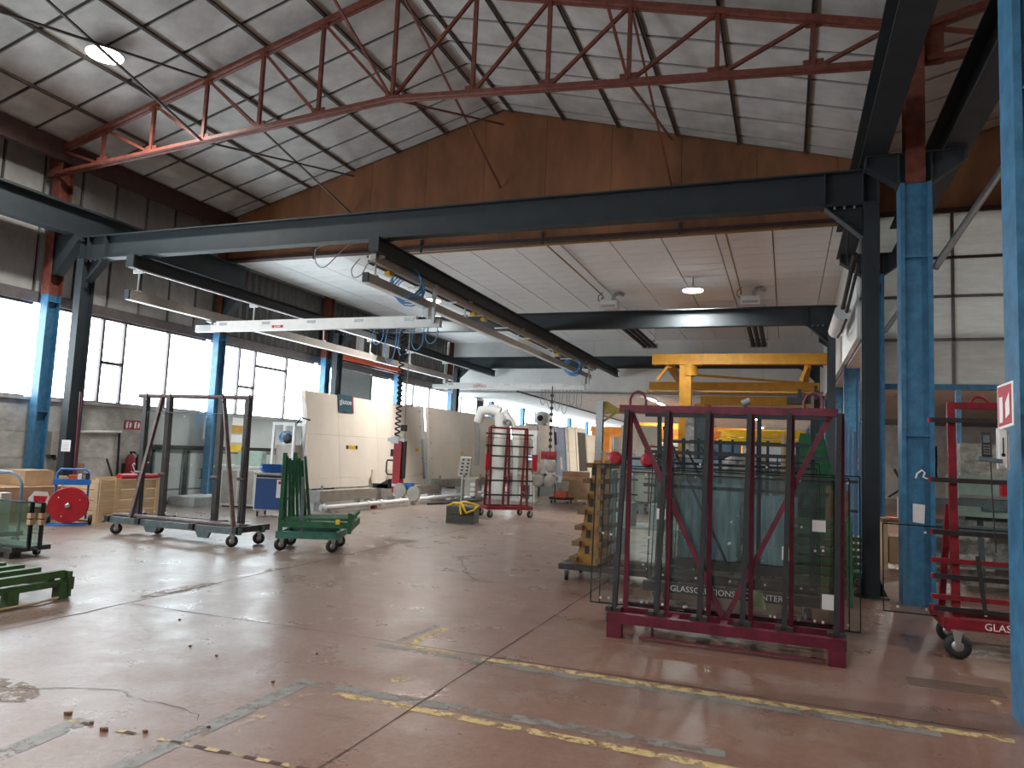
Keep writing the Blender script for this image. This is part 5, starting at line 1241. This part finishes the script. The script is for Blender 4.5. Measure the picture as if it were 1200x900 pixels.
# bundles of profiles
def bundle(loc,n,h,m,label,dx=0.06,lean=0.15):
    r = thing('profile_bundle',label,'profiles',loc)
    for k in range(n): MB().bar((dx*k,0.02*(k%3),0.0),(dx*k*0.8+0.05,lean+0.02*(k%2),h-0.05*(k%4)),0.045,0.045).build('profile',m,r)
bundle((0.45,9.9,0),6,1.35,'woodpeg','brown profiles standing beside the right dark post',0.055)
bundle((0.75,12.3,0),5,2.3,'machblue','dark blue profiles standing behind the right dark post',0.08)
bundle((-0.1,12.6,0),4,2.1,'cartonlt','pale timber laths standing behind the green A-frame',0.05)
r = thing('foil_pack','tall film-wrapped pack of dark profiles behind the maroon rack','profiles',(-1.75,15.6,0))
MB().prism([(-0.2,0,0.0),(0.25,0,0.0),(0.2,0,2.5),(-0.05,0,2.75),(-0.2,0,2.7)],(0,0.3,0)).build('pack','petrol',r)
MB().prism([(-0.22,-0.02,0.0),(-0.02,-0.02,0.0),(-0.05,-0.02,2.76),(-0.22,-0.02,2.72)],(0,0.34,0)).build('film','foil',r)
r = thing('red_handwheel','small pink-red handwheel on the far blue column','handwheel',(1.25,14.55,1.75))
MB().tube(arc((0,0,0),0.09,0,2*PI,18)[:-1],0.018,6,True).build('rim','redlogo',r)
for a in (0,2.09,4.18): MB().bar((0,0,0),(0.09*math.cos(a),0,0.09*math.sin(a)),0.015,0.015).build('spoke','redlogo',r)
MB().cyl((0,0.0,0),(0.06,0.1,0),0.015,8).build('shaft','galv',r)
# plastic tubs and bags on the trolleys behind
tubs = ((-1.75,9.3),(-1.4,10.15),(-1.0,9.9),(-0.6,10.2),(-2.2,12.6))
for k,(x,y) in enumerate(tubs):
    zt=1.50
    r = thing('plastic_tub','pale blue plastic tub on a work table, %s from the yellow rack side' % ('first','second','third','fourth','far one')[k],'tub',(x,11.6+0.12*k,1.42))
    MB().add([(-0.16,-0.12,0),(0.16,-0.12,0),(0.16,0.12,0),(-0.16,0.12,0),(-0.2,-0.15,0.2),(0.2,-0.15,0.2),(0.2,0.15,0.2),(-0.2,0.15,0.2)],[(0,3,2,1),(0,1,5,4),(1,2,6,5),(2,3,7,6),(3,0,4,7)]).build('shell','hosegrey',r)
    r.children[0].data.materials[0] = M['tub'] if 'tub' in M else M.setdefault('tub',mat('pale_blue_plastic',(0.36,0.46,0.52),0.4,var=0.05))
    MB().bar((-0.2,-0.15,0.2),(0.2,-0.15,0.2),0.02,0.02).bar((-0.2,0.15,0.2),(0.2,0.15,0.2),0.02,0.02).build('rim','tub',r)
r = thing('work_table','long work table carrying pale tubs behind the glass trolleys','table',(-1.85,11.9,0))
MB().box(-0.8,1.5,-0.5,0.5,1.38,1.42).build('top','greymach',r); MB().box(-0.75,1.45,-0.45,0.45,0.5,0.53).build('shelf','greymach',r)
for x in (-0.7,0.4,1.4):
    for y in (-0.42,0.42): MB().box(x-0.04,x+0.04,y-0.04,y+0.04,0,1.38).build('leg','petrol',r)
for k in range(4): tag(MB().lathe((-2.4+0.55*k,11.75,0.53),[(0.17,0),(0.19,0.35),(0.17,0.36)],14).build('grey_bucket','greymach'),'grey bucket on the table shelf, %s in the row' % ('first','second','third','fourth')[k],'bucket')
r = thing('film_bag','crumpled clear film bag on the work table','bag',(-0.75,11.6,1.42))
bm_=MB()
pts_=[]
for i in range(7):
    for k in range(10):
        a=2*PI*k/10; rr=0.2*(1-(i/6)**2)**0.5*(1+0.25*random.uniform(-1,1)) if i<6 else 0.01
        pts_.append((rr*math.cos(a),rr*0.8*math.sin(a),0.28*i/6))
bm_.add(pts_,[(i*10+k,i*10+(k+1)%10,(i+1)*10+(k+1)%10,(i+1)*10+k) for i in range(6) for k in range(10)]).build('bag','film',r)

# ================================================================ FAR HALL CLUTTER
def cabinet(x,y,w,h,m,label):
    r = thing('storage_cabinet',label,'cabinet',(x,y,0))
    MB().box(-w/2,w/2,0,0.6,0.08,h).build('body',m,r); MB().box(-w/2+0.04,w/2-0.04,0.05,0.55,0,0.08).build('plinth','black',r)
    for s in (-1,1): MB().box(min(0,s*w/2)+0.02,max(0,s*w/2)-0.02,-0.015,0,0.12,h-0.04).build('door',m,r)
lab = ('tall cream cabinet left of the maroon rack in the far hall','wider cream cabinet beside the tall one','cream cabinet behind the small far red rack','pale grey cabinet in the far right of the hall','pale grey low cabinet in the far right of the hall','cream cabinet at the far end by the orange gantries')
for k,(x,y,w,h,m_) in enumerate(((-5.6,27.0,0.9,2.35,'cream'),(-4.9,26.0,1.3,2.75,'cream'),(-4.2,30.0,1.4,2.2,'whitewall'),(-1.6,34.0,1.6,2.0,'greymach'),(0.0,34.0,1.2,1.5,'greymach'),(-7.0,38.0,2.0,2.3,'cream'))):
    cabinet(x,y,w,h,m_,lab[k])
a_rack((-3.3,22.0,0),0.2,1.2,1.95,'redmatt','small red rack far behind the maroon rack diagonal',(0.6,1.0,1.4,1.7),None,4)
a_rack((-4.4,20.2,0),0.1,1.1,1.7,'galv','grey rack of pale slats behind the ochre rack',(0.6,1.0,1.4),None,6)
for k,(x,y,m_) in enumerate(((-3.6,31.5,'bluebin'),(-2.35,31.8,'machblue'),(-4.9,36,'bluebin'))):
    r = thing('blue_machine','%s blue boxy machine under the far orange gantries' % ('bright','dark','rear bright')[k],'machine',(x,y,0))
    MB().box(-0.55,0.55,0,0.8,1.2,2.3).build('housing',m_,r); MB().box(-0.45,0.45,0.05,0.75,0.0,1.2).build('pedestal','greymach',r); MB().box(-0.3,0.3,-0.02,0,1.5,2.0).build('window','black',r)
for k in range(1,6):
    dark_trolley((-3.9+1.35*k if k<3 else -6.5+1.6*(k-1),17.2+1.9*(k%3)+ (6 if k>2 else 0),0),1.2,1.7+0.1*(k%2),'dark glass trolley farther back in the storage area, number %s from the grey post' % ('one','two','three','four','five','six')[k],glass=2,gz=1.45,gm='glassgreen' if k%2 else 'glassblue',rails=(1.5,))

# ================================================================ RIGHT EDGE
r = thing('red_trolley','red wheeled glass trolley with dark rails at the right edge','glass trolley',(0,0,0))
for y in (7.50,8.15): MB().box(1.30,3.4,y-0.035,y+0.035,0.24,0.33).build('base_beam','redmatt',r)
for x in (1.36,2.4,3.3): MB().bar((x,7.45,0.27),(x,8.2,0.27),0.09,0.10).build('cross_beam','redmatt',r)
text('lettering','GLASSOLUTIONS',0.085,(1.60,7.463,0.285),(PI/2,0,0),'textwhite',r,align='LEFT')
for x,y in ((1.40,7.45),(1.45,8.12),(3.2,7.45),(3.2,8.12)): caster(r,x,y,0.105,0.05,1.35,0.24)
for x in (1.43,3.2):
    MB().bar((x,7.68,0.3),(x,7.80,2.22),0.065,0.065,up=(0,1,0)).build('post','redmatt',r); MB().bar((x-0.07,7.95,0.3),(x-0.02,7.84,1.3),0.05,0.05,up=(0,1,0)).build('post','redmatt',r)
MB().bar((1.40,7.80,2.21),(3.25,7.80,2.21),0.06,0.06).build('top_rail','redmatt',r)
MB().tube(arc((1.66,7.80,2.22),0.075,0,PI,10),0.014,8).build('lifting_eye','redmatt',r)
for z,m_ in ((2.07,'darkrack'),(1.52,'darkrack'),(1.05,'darkrack'),(0.80,'redmatt'),(0.66,'darkrack'),(0.48,'redmatt'),(0.38,'darkrack')):
    y=7.64+0.10*(z-0.3)/1.9
    MB().bar((1.25,y,z),(3.35,y,z),0.04,0.042).build('rail',m_,r); MB().box(1.235,1.25,y-0.022,y+0.022,z-0.023,z+0.023).build('rail_cap','red',r)
MB().box(1.78,2.1,7.60,7.68,1.40,1.50).build('red_box','red',r)
MB().bar((1.64,7.6,0.38),(1.60,7.66,0.86),0.03,0.03).build('lever','black',r)
g = thing('glass_sheet','clear sheet jutting out left from the red trolley, before the blue column','glass',(0,0,0))
pane(g,0.87,3.0,7.86,0.27,1.08,0.008,'glass',0.03,9)
# phone + sign on front column (column front face is at y about 5.2)
fy = 5.72
r = thing('wall_phone','grey cordless phone in its cradle on the front blue column','phone',(1.21,fy-0.22,1.70))
MB().prism([(-0.055,-0.05,-0.02),(0.075,-0.05,-0.035),(0.075,0.06,-0.035),(-0.055,0.06,-0.02)],(0,0,0.025)).build('cradle','petrol',r)
MB().prism([(-0.025,0.0,0.0),(0.03,0.0,0.0),(0.027,0.03,0.165),(-0.022,0.03,0.165)],(0,0.02,0)).build('handset','black',r)
MB().prism([(-0.016,0.016,0.095),(0.021,0.016,0.095),(0.02,0.026,0.145),(-0.015,0.026,0.145)],(0,-0.003,0)).build('screen','petrol',r)
for i in range(4):
    for j in range(3): MB().cbox((-0.012+0.0135*j,0.003+0.003*i,0.025+0.017*i),(0.009,0.006,0.009)).build('key','galv',r)
MB().tube([(0.02,0.0,-0.03),(0.025,0.0,-0.25),(0.04,0.0,-0.6)],0.004,6).build('cord','black',r)
r = thing('phone_board','white mounting board for the phone on the front blue column','board',(1.245,fy-0.16,1.66))
MB().box(0.035,0.075,-0.06,-0.045,-0.02,0.22).box(0.03,0.09,-0.045,0.0,-0.03,0.23).build('board','white',r); MB().box(0.052,0.058,-0.064,-0.06,0.06,0.17).cyl((0.055,-0.064,0.06),(0.055,-0.06,0.06),0.012,8).build('hook','black',r)
r = thing('fire_sign','red fire extinguisher sign jutting from the front blue column','sign',(1.28,fy-0.19,1.88))
K=1.42
MB().prism([(0.0,0,0.0),(0.062,-0.10,0.02*K),(0.062,-0.10,0.22*K),(0.0,0,0.20*K)],(0.004,0.002,0)).build('plate','textwhite',r)
MB().prism([(0.003,-0.004,0.012*K),(0.057,-0.09,0.030*K),(0.057,-0.09,0.208*K),(0.003,-0.004,0.192*K)],(-0.002,-0.001,0)).build('red_field','red',r)
MB().prism([(0.008,-0.016,0.03*K),(0.022,-0.036,0.034*K),(0.022,-0.036,0.15*K),(0.008,-0.016,0.146*K)],(-0.003,-0.002,0)).build('pictogram','textwhite',r)
MB().prism([(0.032,-0.055,0.05*K),(0.049,-0.082,0.07*K),(0.047,-0.078,0.17*K),(0.032,-0.055,0.12*K)],(-0.003,-0.002,0)).build('flame','textwhite',r)
MB().box(0.03,0.08,-0.0,0.05,0.1,0.14).build('bracket','galv',r)
# paper and paint marks on the second blue column
tag(MB().prism([(1.42,9.957,0.98),(1.54,9.957,0.97),(1.55,9.957,1.19),(1.42,9.957,1.20)],(0,0.008,0)).build('torn_paper','paper'),'torn white paper stuck on the nearer full blue column','paper')
tag(MB().tube([(1.45,9.957,1.50),(1.47,9.957,1.56),(1.52,9.957,1.60),(1.55,9.957,1.57),(1.53,9.957,1.52),(1.58,9.957,1.50)],0.012,6).build('paint_mark','textwhite'),'white paint scribble on the nearer full blue column','mark')
# things behind, between the columns at right
r = thing('green_machine','pale green machine bed beyond the red trolley','machine',(3.6,12.6,0))
MB().box(-1.2,2.2,0,0.9,0.95,1.55).build('bed','paleGreen',r); MB().box(-1.1,2.1,0.1,0.8,0.0,0.95).build('base','petrol',r)
MB().box(-1.2,2.2,-0.03,0,1.22,1.27).build('rail','galv',r)
for x in (-0.9,0.2,1.3): MB().box(x,x+0.35,-0.02,0,1.05,1.18).build('vent','petrol',r)
r = thing('wrapped_roll','silver film-wrapped load on the pale green machine','wrapped load',(2.6,12.7,1.55))
MB().box(-0.15,0.75,0,0.5,0.0,0.48).build('load','foil',r); MB().box(0.82,1.7,0.05,0.5,0.0,0.44).build('load_end','foil',r)
r = thing('dark_frame_rack','dark blue-grey frame rack with film sheets beyond the red trolley','rack',(2.3,11.4,0))
for x in (-0.5,0.55,1.2): MB().box(x-0.05,x+0.05,-0.06,0.06,0,1.45).build('post','petrol',r)
for z in (0.35,0.8,1.15): MB().box(-0.55,1.25,-0.04,0.04,z,z+0.09).build('rail','petrol',r)
for k in range(2): MB().prism([(-0.42+0.62*k,0.1,0.1),(0.12+0.62*k,0.1,0.1),(0.12+0.62*k,0.2,0.95),(-0.42+0.62*k,0.2,0.95)],(0,0.02,0)).build('film_sheet','film',r)
r = thing('bench_with_boxes','cluttered bench between the two right blue columns','bench',(1.75,13.2,0))
MB().box(-0.3,0.5,0,0.6,0.75,0.8).build('top','woodpeg',r); MB().box(-0.28,-0.22,0.02,0.55,0,0.75).box(0.4,0.46,0.02,0.55,0,0.75).build('leg','cartonlt',r)
MB().box(-0.05,0.25,0.1,0.3,0.8,1.15).build('white_part','white',r); MB().box(-0.2,0.3,0.05,0.4,0.76,0.82).build('red_tray','orangered',r); MB().box(-0.2,0.35,0.0,0.4,0.1,0.5).build('carton','carton',r)
MB().bar((-0.2,0.1,1.15),(0.3,0.3,1.5),0.03,0.03).bar((0.2,0.1,1.0),(-0.1,0.2,1.6),0.04,0.04).build('clamp_arm','black',r)
r = thing('switch_box','small grey switch boxes on the far side of the right dark post','switch',(1.27,14.5,1.35))
MB().box(-0.06,0.04,0,0.08,0.2,0.42).build('box','greymach',r); MB().lathe((0,0,0.62),[(0.05,0.04),(0.07,0.0),(0.04,-0.03)],12,'Y').build('bell','galv',r); MB().box(-0.05,0.03,-0.01,0.05,-0.15,0.1).build('notice','paper',r)
# far right room end wall with a window
wq = struct('wall_right_room','end wall with one window in the room right of the columns')
for (a,b,c,d) in ((1.7,6.0,0,4.0),(7.6,17,0,4.0),(6.0,7.6,0,1.0),(6.0,7.6,2.9,4.0)): MB().box(a,b,44.8,45,c,d).build('panel','lowceil',wq)
wv = struct('window_99','bright window at the end of the right-hand room')
MB().box(6.0,7.6,44.9,44.91,1.0,2.9).build('pane','glasswin',wv)
for z in (1.4,1.9,2.4): MB().box(6.0,7.6,44.86,44.9,z-0.02,z+0.02).build('bar','winframe',wv)
wi = MB().box(1.75,1.85,45,78,0,4.1).build('wall_right_inner','lowceil'); tag(wi,'pale inner wall along the far right of the hall',kind='structure')

# ================================================================ FLOOR MARKS
def mat_worn(name, col, thr, scale=9, rough=0.5):
    m = mat(name, col, rough, var=0.15, scale=12)
    nt=m.node_tree; n=nt.nodes; L=nt.links
    tc=n.new('ShaderNodeTexCoord'); nz=n.new('ShaderNodeTexNoise'); nz.inputs['Scale'].default_value=scale; nz.inputs['Detail'].default_value=8; nz.inputs['Roughness'].default_value=0.75
    L.new(tc.outputs['Object'],nz.inputs['Vector'])
    rp=n.new('ShaderNodeValToRGB'); rp.color_ramp.elements[0].position=thr-0.03; rp.color_ramp.elements[1].position=thr+0.03
    L.new(nz.outputs['Fac'],rp.inputs['Fac']); L.new(rp.outputs['Color'],n['Principled BSDF'].inputs['Alpha'])
    return m
M['ypaint']=mat_worn('worn_yellow_floor_paint',(0.50,0.37,0.17),0.475)
M['ypaint2']=mat_worn('very_worn_yellow_floor_paint',(0.55,0.42,0.22),0.58,7)
M['gpaint']=mat_worn('worn_grey_floor_paint',(0.205,0.195,0.185),0.46,5)
M['crack']=mat('floor_joint_dark',(0.055,0.035,0.03),0.8,var=0.1)
M['patch']=mat_worn('rough_concrete_patch',(0.23,0.18,0.145),0.50,14,0.8)
def strip(name,pts,w,m,z=0.002,jit=0.0,seg=0.25):
    P=[]
    for a,b in zip(pts[:-1],pts[1:]):
        a=Vector((*a,0)); b=Vector((*b,0)); n_=max(1,int((b-a).length/seg))
        for i in range(n_): P.append(a+(b-a)*(i/n_))
    P.append(Vector((*pts[-1],0)))
    vs=[];
    for i,p in enumerate(P):
        t=(P[min(i+1,len(P)-1)]-P[max(i-1,0)]).normalized(); s=Vector((-t.y,t.x,0)); o=s*random.uniform(-jit,jit); ww=w*(1+ (random.uniform(-0.5,0.5) if jit else 0))
        vs+= [p+o+s*ww/2+Vector((0,0,z)), p+o-s*ww/2+Vector((0,0,z))]
    return MB().add(vs,[(2*i,2*i+1,2*i+3,2*i+2) for i in range(len(P)-1)]).build(name,m,floor)
strip('line_marking',[(-2.2,5.42),(1.30,5.38)],0.09,'ypaint')
strip('line_marking',[(-2.88,5.44),(-2.86,6.15)],0.09,'ypaint'); strip('line_marking',[(-2.9,5.44),(-2.45,5.46)],0.07,'ypaint')
strip('line_marking',[(-2.72,4.21),(-0.1,4.16)],0.085,'ypaint')
strip('line_marking',[(-3.05,4.31),(-0.3,4.36)],0.11,'gpaint',0.0015); strip('line_marking',[(-3.02,4.36),(-3.0,2.4)],0.12,'gpaint',0.0016)
strip('line_marking',[(-3.0,5.55),(-2.96,6.2)],0.07,'gpaint',0.0015); strip('line_marking',[(-3.1,5.36),(-2.2,5.34)],0.10,'gpaint',0.0012); strip('line_marking',[(-2.2,5.33),(0.9,5.29)],0.10,'gpaint',0.0012)
strip('line_marking',[(-3.3,4.72),(-2.4,4.66)],0.22,'ypaint2'); strip('line_marking',[(-2.92,6.5),(-2.83,9.3)],0.08,'ypaint2')
strip('line_marking',[(-2.88,4.2),(-2.86,2.9)],0.10,'ypaint2')
strip('line_marking',[(-3.69,3.2),(-3.6,2.4)],0.13,'gpaint',0.0015); strip('line_marking',[(1.27,7.5),(1.42,5.9)],0.06,'ypaint2')
for k in range(12):
    x=-4.05+0.155*k
    if k in (0,1,3,5): continue
    strip('tape_dash',[(x,3.13+0.006*k),(x+0.08,3.135+0.006*k)],0.035,'ypaint',0.003); strip('tape_gap',[(x+0.08,3.135+0.006*k),(x+0.15,3.138+0.006*k)],0.03,'crack',0.0025)
strip('joint',[(-5.92,2.0),(-5.9,5.0),(-6.0,7.9),(-6.08,12.0),(-6.15,15.0)],0.016,'crack',0.0018,0.012)
strip('joint',[(-5.85,5.47),(-3.5,5.51),(-2.14,5.5),(1.2,5.5)],0.009,'crack',0.0022,0.002)
strip('joint',[(-2.16,1.5),(-2.15,5.5),(-2.15,12.0)],0.013,'crack',0.0024,0.005)
strip('crack',[(-4.7,3.32),(-4.44,3.39),(-4.1,3.59),(-3.89,3.63),(-3.79,3.57),(-3.41,3.57),(-3.2,3.53),(-3.14,3.46)],0.006,'crack',0.0022,0.014,0.05)
strip('crack',[(-4.5,10.08),(-4.2,9.5),(-3.92,8.95),(-3.58,8.58)],0.012,'crack',0.002,0.03,0.15)
for (cx,cy,rx,ry,m_) in ((-4.65,3.28,0.42,0.2,'patch'),(-3.56,8.55,0.22,0.1,'patch'),(-6.0,6.2,0.12,0.5,'patch'),(-6.05,8.3,0.1,0.7,'patch')):
    MB().add([(cx+rx*math.cos(2*PI*k/20)*(1+0.2*math.sin(3*k)),cy+ry*math.sin(2*PI*k/20),0.0013) for k in range(20)],[tuple(range(20))]).build('worn_patch',m_,floor)
MB().box(0.88,1.5,6.36,6.6,-0.0,0.003).build('drain_grate','grate',floor)
for k,(x,y,s) in enumerate(((-3.83,3.2,0.016),(-3.46,3.12,0.016),(-3.25,3.2,0.01),(-3.6,3.16,0.01),(-3.0,3.4,0.008),(-4.3,4.6,0.008),(-3.2,4.2,0.008),(-5.0,5.2,0.009),(-3.95,4.5,0.007),(-3.35,4.9,0.007))):
    r=MB(); vs=[(x+s*1.6*math.cos(2*PI*j/6)*(1+0.3*math.sin(j*2.1+k)),y+s*math.sin(2*PI*j/6),0.001) for j in range(6)]; vs+=[(a+0.3*s*math.sin(j),b,0.008+s*0.5*(1+0.4*math.sin(j*1.7))) for j,(a,b,c) in enumerate(vs)]
    r.add(vs,[tuple(range(5,-1,-1)),tuple(range(6,12))]+[(j,(j+1)%6,6+(j+1)%6,6+j) for j in range(6)])
    tag(r.build('clod','woodpeg'),('dark clod beside the grey stripe at lower left, leftmost','dark clod on the striped tape, between two others','small clod right of the larger two by the tape','small clod between the larger two by the tape','small clod near the end of the floor crack')[k] if k<5 else 'tiny dark crumb of debris on the open floor','debris','clods near the tape' if k<5 else 'crumbs on the floor')
